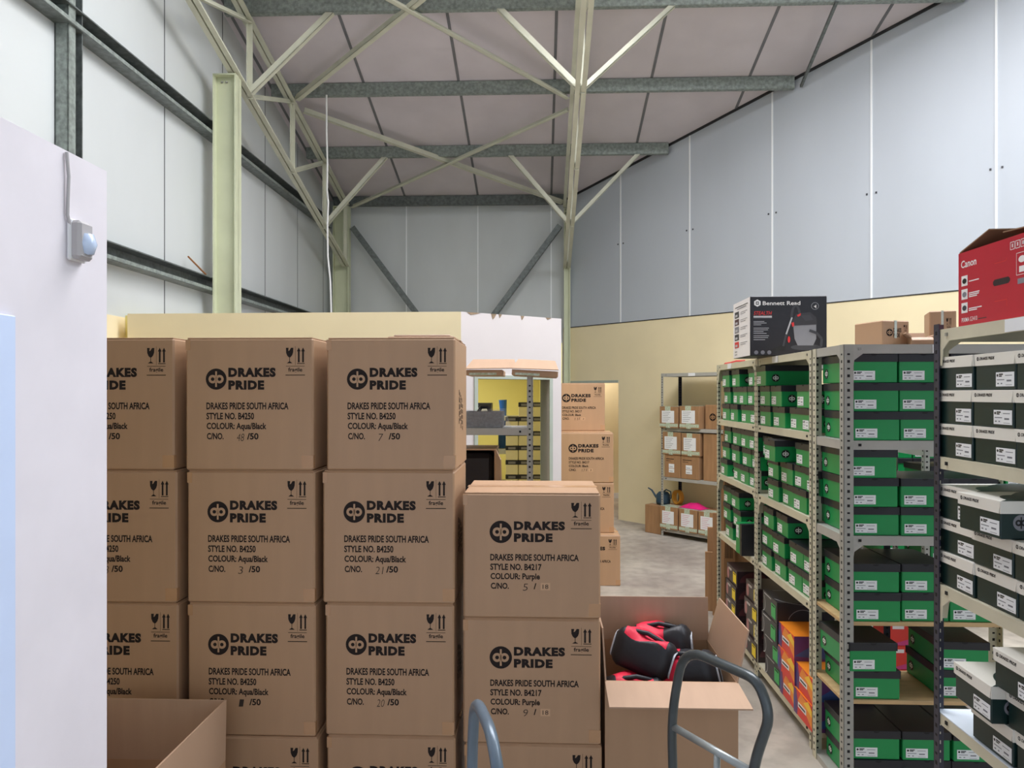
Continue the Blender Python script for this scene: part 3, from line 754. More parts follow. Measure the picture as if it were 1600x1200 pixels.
def aisle_boxes(bay, fr, vorg, W, shelf, z, rowsets, HB=.1262):
    for r, lst in enumerate(rowsets):
        prev = -1
        for i, it in enumerate(lst):
            px = it[0] if isinstance(it, tuple) else it; ly = it[1] if isinstance(it, tuple) else random.uniform(.012, .03)
            lx = vorg - vpx(px); lx = min(max(lx, .105 + .045), W - .105 - .045)
            if lx < prev + .213: lx = prev + .213
            prev = lx
            lab = f'green box, {bay} rack bay, {shelf} shelf, {ROWN[len(rowsets)][r]}, {ORD[i]} from far post'
            rz = it[2] if isinstance(it, tuple) and len(it) > 2 else random.uniform(-.02, .02)
            green_box('A', lab, fr.w(lx, ly, z + .001 + r * HB), (0, 0, fr.a + rz))
W1, W2 = v_far - v_mid, v_mid - .004 - v_near
aisle_boxes('far', FR1, v_far, W1, 'top', S1[3], [[1130.5, 1144, 1160, 1173], [1130.5, 1145.5, 1156.5, 1174], [1131, 1144.5, 1174.5]])
aisle_boxes('far', FR1, v_far, W1, 'second', S1[2], [[1129, 1147, 1159, 1175.5], [1129, 1146, 1162, 1175], [1131, 1147, 1161, 1174]])
aisle_boxes('far', FR1, v_far, W1, 'third', S1[1], [[1134, 1151], [1131, 1147], [1131, 1144.5]])
aisle_boxes('second', FR2, v_mid - .004, W2, 'top', S2[3], [[1192.5, 1211, 1237, 1253], [1191, 1208.5, 1256], [(1184, -.012)]])
aisle_boxes('second', FR2, v_mid - .004, W2, 'second', S2[2], [[1204, 1224, 1242, 1258], [1201, 1224, 1239, 1257], [(1187, .03), (1216, -.05), 1248]])
aisle_boxes('second', FR2, v_mid - .004, W2, 'third', S2[1], [[1194, 1214, 1236, 1257], [1193, 1213, 1237, 1257], [1196, 1216]])
# a box standing on end half out of the far bay
green_box('A', 'green box standing on end and sticking out of the far bay', FR1.w(.80, -.06, S1[1] + .107), (0, R(90), FR1.a + R(4)))

def end_boxes(shelf, z, rowsets):
    for r, lst in enumerate(rowsets):
        for i, it in enumerate(lst):
            u = it[0] if isinstance(it, tuple) else it; ly = it[1] if isinstance(it, tuple) else random.uniform(.008, .02); rz = it[2] if isinstance(it, tuple) else random.uniform(-.012, .012)
            lab = f'green box, cross rack facing camera, {shelf} shelf, {ROWN[len(rowsets)][r]}, {ORD[i]} from aisle'
            green_box('B', lab, FR3.w(u - 1.383, ly, z + .001 + r * .1322), (0, 0, FR3.a + rz))
c1, c2, c3 = 1.532, 1.755, 1.975
end_boxes('top', S3[4], [[c1, c2 - .005, c3], [c1 - .004, c2 - .008, c3], [c1 - .01, c2 - .01, c3]])
end_boxes('second', S3[3], [[c1 + .003, c2, c3], [c1 - .006, c2 - .003, c3], [c1 - .012]])
end_boxes('third', S3[2], [[c1 + .004, c2 + .004, c3], [c1, c2 + .004]])
end_boxes('fourth', S3[1], [[c1 + .005, (c3 - .03, .04, -.02)], [(c1 - .016, .0, .03), (c3 - .035, .03, -.05)]])
end_boxes('floor', S3[0], [[c1 + .012, c2 + .01, c3 + .01], [c1 + .004, c2 + .006, c3 + .012]])

# white-lidded dark green boxes in the near rack
def make_dark(label, loc, rot):
    W, D, H = .206, .32, .1155
    t = thing('shoe_box', label, 'shoe box', loc, 0, 'white-lidded shoe boxes', rot=rot)
    b = MB().box(-W / 2, W / 2, 0, D, 0, H - .004, 'deep_green', .003)
    b.put(Print().logo(0, 0, .024, 'grey_mid', 'logo_black'), (W / 2, .06, .05), (0, 1, 0), (0, 0, 1)); body = b.build('box_body', t)
    e, lh = .004, .038
    l = MB().box(-W / 2 - e, W / 2 + e, -e, D + e, H - .003, H, 'lid_white', .001)
    l.slab([(-W / 2 - e, -e, H - .002), (-W / 2 + .004, -e, H - lh), (W / 2 - .004, -e, H - lh), (W / 2 + e, -e, H - .002)], (0, 1, 0), .003, 'lid_white')
    l.box(-W / 2 - e, -W / 2 - .0006, -e + .001, D + e, H - lh, H - .002, 'lid_white').box(W / 2 + .0006, W / 2 + e, -e + .001, D + e, H - lh, H - .002, 'lid_white')
    pt = Print()
    pts = [(W / 2 + e, 0.0)] + [(W * (.5 - .62 * math.sin(R(a))), .03 + .085 * (1 - math.cos(R(a)))) for a in range(10, 100, 10)] + [(-W / 2 + .02, .17), (-W / 2 - e, .21), (-W / 2 - e, D), (W / 2 + e, D)]
    pt.poly(pts, 'deep_green'); l.put(pt, (0, 0, H), (1, 0, 0), (0, 1, 0))
    p = Print().ring(.014, .0055, .0042, .0062, 'ink', n=14).rect(.0128, .0015, .0152, .0095, 'ink')
    p.text('DRAKES PRIDE', .024, .001, .078, .0095, 'ink', off=.03, shear=.18); l.put(p, (-W / 2 + .004, -e, H - .021), (1, 0, 0), (0, 0, 1)); l.build('box_lid', t)
    sw, sh = .09, .044
    s_ = MB().box(0, sw, -.0006, .0004, 0, sh, 'paper'); s_.put(sticker_print(sw, sh), (0, -.0006, 0), (1, 0, 0), (0, 0, 1), .0003); s_.build('paper_sticker', body, loc=(W / 2 - sw - .006, -.0008, .010)); return t
def dark_box(label, loc, rot):
    if 'D' not in PROTO: PROTO['D'] = make_dark(label, loc, rot); return
    dup(PROTO['D'], loc, rot, label)
def near_boxes(shelf, z, rowsets):
    for r, lst in enumerate(rowsets):
        prev = -1
        for i, it in enumerate(lst):
            px, ly, rz = it if isinstance(it, tuple) else (it, random.uniform(.01, .022), random.uniform(-.015, .015))
            lx = max(v4f - vpx(px), .108, prev + .213); prev = lx
            lab = f'white-lidded dark green box, near rack, {shelf} shelf, {ROWN[len(rowsets)][r]}, {ORD[i]} from dark post'
            dark_box(lab, FR4.w(lx, ly, z + .001 + r * .1165), (0, 0, FR4.a + rz))
near_boxes('top', S4[3], [[1486, 1543, 1611, 1690], [1482, 1540, 1610, 1688], [1481, 1537, 1606, 1684]])
near_boxes('second', S4[2], [[1487, 1544, 1612, 1690], [1485, 1542, 1612, 1690], [1486, (1543, -.03, .03)]])
near_boxes('lower', S4[1], [[(1544, .012, .0), 1612, 1690], [(1535, -.03, -.03), 1606, 1686], [(1600, -.02, .0), 1686]])

# bowls boxes and coloured boxes on the floor shelves of the aisle bays
def picture_box(kind, label, loc, rz):
    if kind in PROTO: return dup(PROTO[kind], loc, (0, 0, rz), label)
    W, D, H = {'maroon': (.30, .33, .117), 'black': (.30, .33, .128), 'flame': (.27, .30, .135)}[kind]
    t = thing('bowls_box', label, 'box', loc, rz, {'maroon': 'maroon bowls boxes', 'black': 'black bowls boxes', 'flame': 'orange bowls boxes'}[kind])
    p = Print(); q = Print(); b = MB(); top = Print()
    if kind == 'maroon':
        b.box(-W / 2, W / 2, 0, D, 0, H, 'maroon_dark', .002)
        p.disc(-.36 * W, .42 * H, .10 * W, 'bowl_pink', 0, .36 * H).rect(-.30 * W, .70 * H, -.04 * W, .82 * H, 'white_ink').rect(-.27 * W, .735 * H, -.08 * W, .785 * H, 'grey_mid', 1)
        q.disc(.36 * D, .30 * H, .30 * D, 'maroon', 0, .62 * H, 24, 0, 180); st = 'sticker_yellow'; sp = (.14, .16, .30, .62)
    elif kind == 'black':
        b.box(-W / 2, W / 2, 0, D, 0, H, 'box_black', .002)
        p.ring(-.5 * W, .4 * H, .16 * W, .18 * W, 'grey_light', 0, 14, -90, 60).line([(-.40 * W, .9 * H), (.1 * W, .9 * H)], .006, 'grey_light')
        q.ring(.45 * D, 0, .26 * D, .27 * D, 'grey_mid', 0, 18, 20, 160); top.ring(0, .6 * D, .20, .204, 'grey_light', n=20, a0=-70, a1=110).line([(-.12, .05), (-.12, .25)], .004, 'grey_light'); st = 'sticker_green'; sp = (.12, .14, .30, .62)
    else:
        b.box(-W / 2, W / 2, 0, D, 0, H, 'flame_red', .002)
        p.poly([(-W / 2, .0), (-.30 * W, 0), (-.26 * W, .5 * H), (-.36 * W, H), (-W / 2, H)], 'flame_purple').poly([(-.26 * W, .62 * H), (.15 * W, .45 * H), (.5 * W, .1 * H), (.5 * W, .6 * H), (.2 * W, .9 * H), (-.1 * W, H)], 'flame_orange')
        p.poly([(.05 * W, .75 * H), (.5 * W, .55 * H), (.5 * W, .8 * H), (.3 * W, H)], 'flame_yellow', 1).poly([(-W / 2, .1 * H), (-.42 * W, .1 * H), (-.40 * W, .6 * H), (-W / 2, .7 * H)], 'flame_blue', 1)
        q.rect(0, 0, D, H, 'flame_purple').poly([(0, .2 * H), (D, .0), (D, .5 * H), (.4 * D, .75 * H)], 'flame_blue', 1)
        top.poly([(-W / 2, 0), (W / 2, 0), (W / 2, .12), (-W / 2, .2)], 'flame_orange').poly([(-W / 2, .2), (W / 2, .12), (W / 2, .26), (-W / 2, D)], 'flame_purple'); st = 'white_ink'; sp = (-.24, .38, .44, .20)
    b.put(p, (0, 0, 0), (1, 0, 0), (0, 0, 1)); b.put(q, (W / 2, 0, 0), (0, 1, 0), (0, 0, 1)); b.put(top, (0, 0, H), (1, 0, 0), (0, 1, 0)); body = b.build('box_body', t)
    x, z, w, h = sp; s_ = MB().box(x * W, (x + w) * W, -.002, -.0012, z * H, (z + h) * H, st)
    s_.put(Print().rect(.15 * w * W, .84 * h * H, .85 * w * W, .93 * h * H, 'ink') if kind != 'flame' else Print().rect(.1 * w * W, .3 * h * H, .9 * w * W, .7 * h * H, 'grey_dark'), (x * W, -.002, z * H), (1, 0, 0), (0, 0, 1), .0004)
    s_.build('sticker', body); PROTO[kind] = t; return t
LV = ['bottom', 'second', 'third', 'fourth']
def stack(kind, fr, vorg, px, z, n, pitch, what, ly=.0):
    for k in range(n):
        picture_box(kind, f'{what}, {LV[k]} of its stack', fr.w(vorg - vpx(px), ly + random.uniform(-.012, .012), z + .001 + k * (pitch + .001)), fr.a + random.uniform(-.03, .03))
stack('maroon', FR1, v_far, 1143, S1[0], 4, .117, 'maroon bowls box with yellow sticker, stack beside the flattened cartons')
stack('maroon', FR1, v_far, 1173, S1[0], 4, .117, 'maroon bowls box with yellow sticker, stack behind the shared rack post')
stack('black', FR2, v_mid - .004, 1206, S2[0], 4, .128, 'black bowls box with green sticker', -.005)
stack('flame', FR2, v_mid - .004, 1231, S2[0], 3, .135, 'orange and purple box, stack beside the black bowls boxes', -.01)
stack('flame', FR2, v_mid - .004, 1257, S2[0], 2, .135, 'orange and purple box, stack next to the rack post', -.01)

# rack behind the cross rack, with red and orange boxes
qb = P(2.32, 4.55); FR7 = Frame(qb.x, qb.y, -TH)
rack('dark-holed steel rack seen through the gaps of the cross rack', FR7, .95, .4, 2.065, (.10, .55, 1.0, 1.5, 2.065), post='post_grey', beam='beam_grey', rear='post_grey')
for z, tag_ in ((.551, 'knee-high'), (1.001, 'waist-high'), (1.501, 'shoulder-high')):
    for r in range(3):
        for i in range(4):
            green_box('B', f'green box on the rack behind the cross rack, {tag_} shelf, {ROWN[3][r]}, {ORD[i]} along', FR7.w(.155 + .222 * i, .02, z + r * .1322), (0, 0, FR7.a + random.uniform(-.02, .02)))
for k in range(3):
    for j in range(2):
        o = MB().box(0, .17, 0, .2, 0, .144, 'flame_red' if j == 0 else 'flame_orange', .003).put(Print().rect(.03, .10, .1, .122, 'white_ink').poly([(0, 0), (.17, 0), (.17, .05)], 'magenta' if j == 0 else 'flame_red'), (0, 0, 0), (1, 0, 0), (0, 0, 1)).build('gift_box', loc=FR7.w(-.19 + .24 * j, .06, .001 + .101 * j + k * .146), rz=FR7.a)
        tag(o, f'{("red","orange")[j]} box {("on the floor beside","inside")[j]} the rack behind the cross rack, {("lowest","middle","topmost")[k]} of three', 'box', 'small red and orange boxes')

qc = P(2.02, 5.5); FR9 = Frame(qc.x, qc.y, -TH)  # rack and boxes added to close the bright gap behind the cross rack
rack('grey steel rack of green boxes added farther back, beyond the dark-holed rack', FR9, .95, .4, 2.065, (.10, .65, 1.10, 1.6, 2.065), post='post_grey', beam='beam_grey', rear='post_grey')
for z, tag_ in ((.651, 'lower'), (1.101, 'upper')):
    for r in range(3):
        for i in range(2):
            green_box('B', f'green box on added rack farther back, {tag_} shelf, {ROWN[3][r]}, {ORD[i]} from its far post', FR9.w(.60 + .222 * i, .02, z + r * .1322), (0, 0, FR9.a))
# ------------------------------------------------------------------ boxes on top of the racks
def vacuum_box():
    W, D, H = .45, .40, .355
    zb = 4.40; t = thing('vacuum_cleaner_box', 'black and white vacuum cleaner box on top of the second rack bay', 'box', (XP(1172, zb), zb, 2.0665), R(-3))
    b = MB().box(0, W, 0, D, 0, H, 'box_black', .003); b.quad((-.0004, D, .002), (-.0004, 0, .002), (-.0004, 0, H - .002), (-.0004, D, H - .002), 'box_white')
    p = Print(); X = lambda a: a * W; Y = lambda c: c * H
    p.poly([(X(.095) + .022 * math.cos(R(a)), Y(.885) + .022 * math.sin(R(a))) for a in range(30, 390, 60)], 'white_ink').rect(X(.075), Y(.86), X(.115), Y(.91), 'box_black', 1).rect(X(.083), Y(.875), X(.108), Y(.895), 'white_ink', 2)
    p.text('Bennett Read', X(.165), Y(.85), .49 * W, .065 * H, 'white_ink', off=.012)
    p.text('STEALTH', X(.045), Y(.685), .23 * W, .062 * H, 'red', off=.012, shear=.2)
    p.rect(X(.045), Y(.655), X(.285), Y(.668), 'white_ink').rect(X(.045), Y(.635), X(.285), Y(.648), 'grey_light')
    for k, (y, w) in enumerate(((.57, .14), (.545, .17), (.515, .10), (.46, .2), (.43, .19), (.40, .13), (.37, .17), (.33, .2), (.30, .19), (.265, .15))): p.rect(X(.045), Y(y), X(.045 + w), Y(y + .009), 'grey_light')
    p.ring(X(.845), Y(.83), .020, .0215, 'grey_light').text('a', X(.835), Y(.815), .009, .011, 'white_ink').poly([(X(.825), Y(.82)), (X(.84), Y(.82)), (X(.86), Y(.855)), (X(.86), Y(.79)), (X(.84), Y(.83))], 'white_ink', 1)
    # the machine: drum, motor head, hose, wand, floor head
    p.disc(X(.73), Y(.14), .20 * W, 'grey_dark', 0, .05 * H).poly([(X(.56), Y(.52)), (X(.58), Y(.28)), (X(.62), Y(.17)), (X(.82), Y(.17)), (X(.86), Y(.28)), (X(.86), Y(.52))], 'grey_mid', 1)
    p.poly([(X(.55), Y(.50)), (X(.55), Y(.58)), (X(.60), Y(.70)), (X(.78), Y(.73)), (X(.86), Y(.64)), (X(.87), Y(.52))], 'vac_head', 2).poly([(X(.66), Y(.67)), (X(.78), Y(.68)), (X(.82), Y(.60)), (X(.72), Y(.58))], 'grey_dark', 3)
    p.poly([(X(.61), Y(.68)), (X(.66), Y(.71)), (X(.655), Y(.67)), (X(.62), Y(.65))], 'red', 4).poly([(X(.535), Y(.55)), (X(.57), Y(.56)), (X(.575), Y(.50)), (X(.55), Y(.48))], 'red', 4).disc(X(.505), Y(.27), .016 * W, 'red', 4, .055 * H)
    hose = [(X(.54 + .10 * (1 - math.cos(R(a))) * .55), Y(.62 + .22 * math.sin(R(a)))) for a in range(0, 190, 15)]; p.line(hose, .014, 'grey_dark', 1)
    p.line([(X(.545), Y(.64)), (X(.47), Y(.36))], .009, 'grey_light', 3).line([(X(.47), Y(.36)), (X(.43), Y(.16))], .012, 'grey_dark', 3).poly([(X(.25), Y(.09)), (X(.43), Y(.19)), (X(.47), Y(.16)), (X(.45), Y(.09))], 'logo_black', 2)
    p.line([(X(.77), Y(.42)), (X(.86), Y(.38)), (X(.93), Y(.28)), (X(.92), Y(.15)), (X(.86), Y(.11))], .016, 'grey_dark', 5)
    for k in range(3): p.disc(X(.08 + .085 * k), Y(.055), .012, 'grey_mid', 0)
    b.put(p, (0, 0, 0), (1, 0, 0), (0, 0, 1))
    q = Print()
    q.rect(.12 * D, .90 * H, .88 * D, .915 * H, 'grey_dark').rect(.25 * D, .865 * H, .8 * D, .88 * H, 'grey_mid')
    for k in range(5):
        y = (.72 - .135 * k) * H; q.rect(.10 * D, y, .36 * D, y + .11 * H, ('grey_dark', 'maroon', 'grey_mid', 'grey_dark', 'red')[k]).rect(.14 * D, y + .02 * H, .28 * D, y + .06 * H, 'grey_light', 1)
        q.rect(.45 * D, y + .07 * H, .85 * D, y + .08 * H, 'grey_mid').rect(.45 * D, y + .04 * H, .75 * D, y + .05 * H, 'grey_mid')
    for k in range(4): q.rect((.12 + .08 * (k % 2)) * D, (.05 + .05 * (k // 2)) * H, (.155 + .08 * (k % 2)) * D, (.075 + .05 * (k // 2)) * H, 'grey_dark')
    b.put(q, (-.0008, D, 0), (0, -1, 0), (0, 0, 1)); b.build('box_body', t)
    MB().box(.01, W - .01, .17, .23, H, H + .0008, 'clear_tape').build('tape', t)
vacuum_box()
def printer_box():
    W, D, H = .56, .36, .245
    t = thing('printer_box', 'red printer box with raised brown flap on the dark-posted rack', 'box', FR4.w(v4f - vpx(1492), .012, 2.0665), FR4.a + R(.5))
    e = .006; b = MB(); b.box(0, W, 0, e, 0, H, 'box_red').box(0, W, D - e, D, 0, H, 'box_red').box(0, e, e, D - e, 0, H, 'box_red').box(W - e, W, e, D - e, 0, H, 'box_red').box(e, W - e, e, D - e, 0, .006, 'flap_brown')
    p = Print()
    p.text('Canon', .016, H - .052, .085, .024, 'white_ink', off=.018)
    for k, y in enumerate((.132, .087, .042)):
        p.rect(.018, y, .053, y + .034, 'box_white').disc(.036, y + .016, .012, ('logo_black', 'grey_mid', 'grey_dark')[k], 1, .009)
        p.rect(.060, y + .010, .115 if k < 2 else .13, y + .0135, 'white_ink')
        if k: p.rect(.060, y + .004, .105, y + .0075, 'white_ink')
        if k == 1: p.rect(.060, y + .016, .118, y + .0195, 'white_ink')
    p.text('PIXMA', .020, .012, .042, .014, 'white_ink', off=.012); p.text('G3410', .066, .012, .040, .014, 'white_ink'); p.rect(.11, .014, .155, .017, 'maroon')
    hole = [(.195, .128), (.188, .122), (.188, .114), (.195, .108), (.262, .108), (.27, .114), (.27, .122), (.262, .128)]; p.poly(hole, 'maroon_dark')
    p.line([(.195, .178), (.25, .178), (.255, .186)], .0015, 'flame_red').line([(.195, .06), (.255, .06), (.255, .04)], .0015, 'flame_red')
    for k in range(4): p.line([(.272 + .024 * k, .206), (.272 + .024 * k, .228), (.291 + .024 * k, .228), (.291 + .024 * k, .206), (.272 + .024 * k, .206)], .002, 'white_ink').rect(.279 + .024 * k, .212, .284 + .024 * k, .223, 'white_ink')
    p.line([(.30, .19), (.45, .19), (.45, .125), (.30, .125), (.30, .19)], .0015, 'white_ink').disc(.325, .170, .016, 'box_white', 0, .010).rect(.312, .132, .34, .15, 'box_white').rect(.37, .135, .43, .18, 'grey_light').rect(.305, .098, .36, .114, 'grey_mid')
    b.put(p, (0, 0, 0), (1, 0, 0), (0, 0, 1)); b.build('box_body', t)
    for q, n in (([(e, 0, H), (e, D, H), (.16, D, H + .05), (.15, .01, H + .048)], (0, 0, 1)), ([(W - e, 0, H), (W - e, D, H), (.21, D, H + .02), (.22, .01, H + .024)], (0, 0, 1))):
        MB().slab(q, n, .004, 'flap_brown').build('flap', t)
printer_box()
def mini_carton(label, x, y, z, rz, w, d, h, kind):
    t = thing('cardboard_carton', label, 'carton', (x, y, z), rz); b = MB().box(0, w, 0, d, 0, h, 'cardboard', .004)
    p = Print()
    if kind == 'logo': p.logo(.26 * w, .52 * h, .12 * w, 'ink', 'cardboard').text('DRAKES', .40 * w, .54 * h, .30 * w, .16 * h, 'ink', off=.03).text('PRIDE', .40 * w, .34 * h, .24 * w, .16 * h, 'ink', off=.03); fragile(p, .78 * w, .55 * h, .14 * w, .3 * h)
    else: fragile(p, .62 * w, .45 * h, .2 * w, .36 * h); p.text('DRAKES PRIDE', .18 * w, .08 * h, .42 * w, .07 * h, 'ink')
    b.put(p, (0, 0, 0), (1, 0, 0), (0, 0, 1)); b.build('carton_body', t)
    MB().box(.44 * w, .53 * w, -.001, d * .9, h, h + .001, 'clear_tape').box(.44 * w, .53 * w, -.0012, .0, .3 * h, h, 'clear_tape').build('tape', t)
zc = 3.46
mini_carton('small carton with round logo beside an open carton on the cross rack', XP(1379, zc), zc, 2.0665, R(12), .145, .2, .118, 'logo')
mini_carton('upright small carton with white tape on the cross rack', XP(1452, 3.50), 3.50, 2.0665, R(-22), .112, .17, .165, 'tall')
open_carton('small torn open carton with crumpled plastic on the cross rack', (XP(1422, 3.43), 3.42, 2.0665), R(-14), .09, .12, .035, [('back', .03, 30, 0), ('left', .03, 50, 0), ('right', .025, 70, 0), ('front', .02, 130, 0)])
o = MB().box(0, .16, 0, .25, 0, .006, 'cardboard', .002).build('cardboard_sheet', loc=FR2.w(.80, .06, 2.0662), rz=FR2.a); tag(o, 'flat cardboard piece beside the vacuum cleaner box', 'cardboard')
o = MB().tube([FR1.w(.05, .05, 2.072), FR1.w(.1, .04, 2.075), FR1.w(.3, .03, 2.073), FR1.w(.5, .02, 2.076), FR1.w(.65, .04, 2.072)], .006, 'red', 6).build('red_cord'); tag(o, 'thin red cord lying on top of the far rack bay', 'cord')

# ------------------------------------------------------------------ flattened cartons leaning on the rack end
for k in range(7):
    q = P(1.50 + .004 * k, v_far + .05 + .062 * k); hgt = (1.56, 1.12, .95, .85, .62, .5, .7)[k]; wd_ = (.0, .05, .03, .09, .07, .13, .10)[k]
    a = -TH + R((-52, -20, -8, -14, 4, -10, -2)[k]) if k else -TH + R(-8)
    b = MB().box(-wd_ if k else -.035, .055 if k == 0 else .3, 0, .022, .0, hgt, 'cardboard_old', .002)
    if k == 0:
        p = Print()
        for z in (.15, .52, .95):
            for i in range(5): p.rect(-.02 + .012 * i, z, -.014 + .012 * i, z + .22 - .02 * i, 'ink')
        b.put(p, (0, 0, 0), (1, 0, 0), (0, 0, 1))
    o = b.build('flattened_carton', loc=(q.x, q.y, 0), rz=a)
    tag(o, 'flattened brown carton with printed lines, frontmost against the rack end' if k == 0 else f'flattened brown carton leaning on the rack end, {ORD[k-1]} behind the printed one', 'cardboard', 'flattened cartons')

# ------------------------------------------------------------------ old cartons on the yellow-wall rack
def old_carton(label, lx, ly, z, w, d, h, kind, tilt=0.0, rz=0.0):
    t = thing('cardboard_carton', label, 'carton', FR6.w(lx, ly, z), 0, rot=(R(tilt), 0, FR6.a + rz))
    b = MB().box(0, w, 0, d, 0, h, 'cardboard_old', .004)
    if kind == 'brand': b.put(Print().logo(.30 * w, .5 * h, .13 * w, 'ink', 'cardboard_old').text('DRAKES', .46 * w, .43 * h, .4 * w, .16 * h, 'ink', off=.03), (0, 0, 0), (1, 0, 0), (0, 0, 1))
    if kind == 'small': b.put(Print().rect(.1 * w, .80 * h, .6 * w, .83 * h, 'ink').rect(.1 * w, .72 * h, .4 * w, .74 * h, 'ink'), (0, 0, 0), (1, 0, 0), (0, 0, 1))
    b.build('carton_body', t)
    if kind in ('label', 'pen'):
        x0, x1, z0, z1 = .12 * w, .80 * w, .24 * h, .80 * h
        s_ = MB().box(x0, x1, -.0016, -.0004, z0, z1, 'paper'); p = Print()
        for k in range(6): p.rect(.06 * w, (.08 + .08 * k) * h, (.35 + .2 * ((k * 7) % 3) / 3) * w, (.095 + .08 * k) * h, 'paper_print' if kind == 'label' else 'pink_pen')
        s_.put(p, (x0, -.0016, z0), (1, 0, 0), (0, 0, 1)); s_.build('paper_label', t)
        MB().box(.0, w, -.0012, -.0002, .06 * h, .20 * h, 'green_tape').box(.36 * w, .58 * w, -.0014, -.0002, 0, .24 * h, 'green_tape').build('tape', t); MB().box(.3 * w, .6 * w, -.0014, -.0002, .80 * h, h, 'green_tape').box(-.001, w, -.001, d * .5, h, h + .001, 'green_tape').build('tape', t)
    if kind == 'small':
        for k in range(2): MB().box(.28 * w, .62 * w, -.0016, -.0004, (.22 + .2 * k) * h, (.40 + .2 * k) * h, 'paper').put(Print().rect(.04 * w, .05 * h, .25 * w, .07 * h, 'paper_print'), (.28 * w, -.0016, (.22 + .2 * k) * h), (1, 0, 0), (0, 0, 1)).build('paper_label', t)
z6 = (.10, .766, 1.40)
old_carton('taped carton with white label, first on the upper shelf of the yellow-wall rack', .0, -.03, z6[2], .285, .33, .275, 'label')
old_carton('taped carton with white label beside the branded one, upper shelf', .31, -.03, z6[2], .29, .33, .285, 'label')
old_carton('brown branded carton with round logo on the upper shelf', .63, .06, z6[2], .36, .30, .30, 'brand')
old_carton('carton with two small labels, first on the middle shelf', .055, .0, z6[1], .245, .33, .29, 'small')
old_carton('carton with two small labels, second on the middle shelf', .31, .0, z6[1], .27, .33, .29, 'small')
old_carton('scuffed carton with large paper label, stacked on the first small-labelled carton', .03, -.01, z6[1] + .292, .28, .33, .29, 'label')
old_carton('scuffed carton with large paper label, stacked on the second small-labelled carton', .325, -.01, z6[1] + .292, .27, .33, .285, 'label')
old_carton('tall plain carton filling the end of the middle shelf', .63, .02, z6[1], .28, .33, .58, 'plain')
old_carton('taped carton with handwritten label, first on the floor shelf', .0, -.02, z6[0], .27, .35, .29, 'pen')
old_carton('taped carton with handwritten label under the pink bag', .295, -.02, z6[0], .27, .35, .29, 'pen')
old_carton('taped carton with handwritten label beside the flattened cartons, floor shelf', .585, -.02, z6[0], .27, .35, .29, 'pen')
t = thing('cardboard_carton', 'brown carton on the floor under the watering can', 'carton', FR6.w(-.29, .03), FR6.a)
MB().box(0, .27, 0, .34, 0, .37, 'cardboard_old', .005).build('carton_body', t); MB().box(0, .27, .15, .20, .37, .371, 'clear_tape').build('tape', t)
b = MB(); n = 9; vs, fs = [], []
for i in range(n):
    for j in range(n):
        x, y = (i / (n - 1) - .5) * .34, (j / (n - 1) - .5) * .2; k = max(0, 1 - (x / .17) ** 2) * max(0, 1 - (y / .1) ** 2)
        vs.append((x, y, .004 + .06 * k + .018 * k * math.sin(i * 2.3) * math.cos(j * 1.9)))
fs = [(i * n + j, (i + 1) * n + j, (i + 1) * n + j + 1, i * n + j + 1) for i in range(n - 1) for j in range(n - 1)]
b.add(vs, fs, 'pink_item'); p6 = FR6.w(.42, .13, z6[0] + .291); o = b.build('plastic_bag', loc=p6, rz=FR6.a, smooth=True); tag(o, 'bright pink plastic bag on a carton on the floor shelf', 'bag')
# watering can and hose
t = thing('watering_can', 'dark blue watering can with long spout on the floor carton', 'watering can', FR6.w(-.12, .2, .371), FR6.a)
MB().lathe([(.0, 0), (.085, 0), (.095, .03), (.09, .13), (.06, .165), (.045, .17)], 'can_blue', 18).build('can_body', t, smooth=True)
MB().tube([(-.07, 0, .05), (-.13, 0, .10), (-.19, 0, .17), (-.25, 0, .195)], [.02, .015, .011, .009], 'can_blue', 10).build('spout', t, smooth=True)
MB().tube([(.07, 0, .05), (.13, 0, .10), (.12, 0, .18), (.05, 0, .20), (.0, 0, .165)], .009, 'can_blue', 8).build('handle', t, smooth=True)
o = MB()
for k in range(4): o.tube([Vector((.0 + .008 * k + .075 * math.cos(a * .3142) * .8, .012 * k, .095 + .085 * math.sin(a * .3142))) for a in range(20)], .011, 'hose_orange', 7, closed=True)
o = o.build('garden_hose', loc=FR6.w(.09, .2, .392), rz=FR6.a, smooth=True); tag(o, 'coiled orange hose beside the watering can', 'hose')

# ------------------------------------------------------------------ items on the doorway rack and in the inner room
t = thing('felt_basket', 'grey felt basket in clear plastic on the doorway rack', 'basket', FR5.w(.50, .05, 1.629), FR5.a)
e = .01; bw, bd, bh = .24, .22, .10
b = MB(); b.box(0, bw, 0, e, 0, bh, 'felt_grey', .003).box(0, bw, bd - e, bd, 0, bh, 'felt_grey', .003).box(0, e, e, bd - e, 0, bh, 'felt_grey', .003).box(bw - e, bw, e, bd - e, 0, bh, 'felt_grey', .003).box(e, bw - e, e, bd - e, 0, e, 'felt_grey')
b.build('basket_body', t)
MB().tube([(.08, .1, .09), (.1, .1, .125), (.14, .1, .125), (.16, .1, .09)], .012, 'bag_black', 8).build('handle', t)
b = MB(); b.add([(-.012, -.012, 0), (bw + .02, -.012, 0), (bw + .06, -.01, .005), (bw + .03, -.012, bh * .6), (bw + .012, -.012, bh + .015), (-.012, -.012, bh + .012), (-.012, bd + .01, bh + .012), (bw + .012, bd + .01, bh + .015), (bw + .04, bd + .01, 0)], [(0, 1, 3, 4, 5), (1, 2, 3), (5, 4, 7, 6), (1, 8, 7, 4, 3), (2, 8, 3)], 'plastic_film'); b.build('plastic_wrap', t)
t = thing('open_carton', 'carton lying open on its side with a black bag inside, doorway rack', 'carton', FR5.w(.40, .01, 1.101), FR5.a)
w, d, h, e = .30, .34, .40, .008
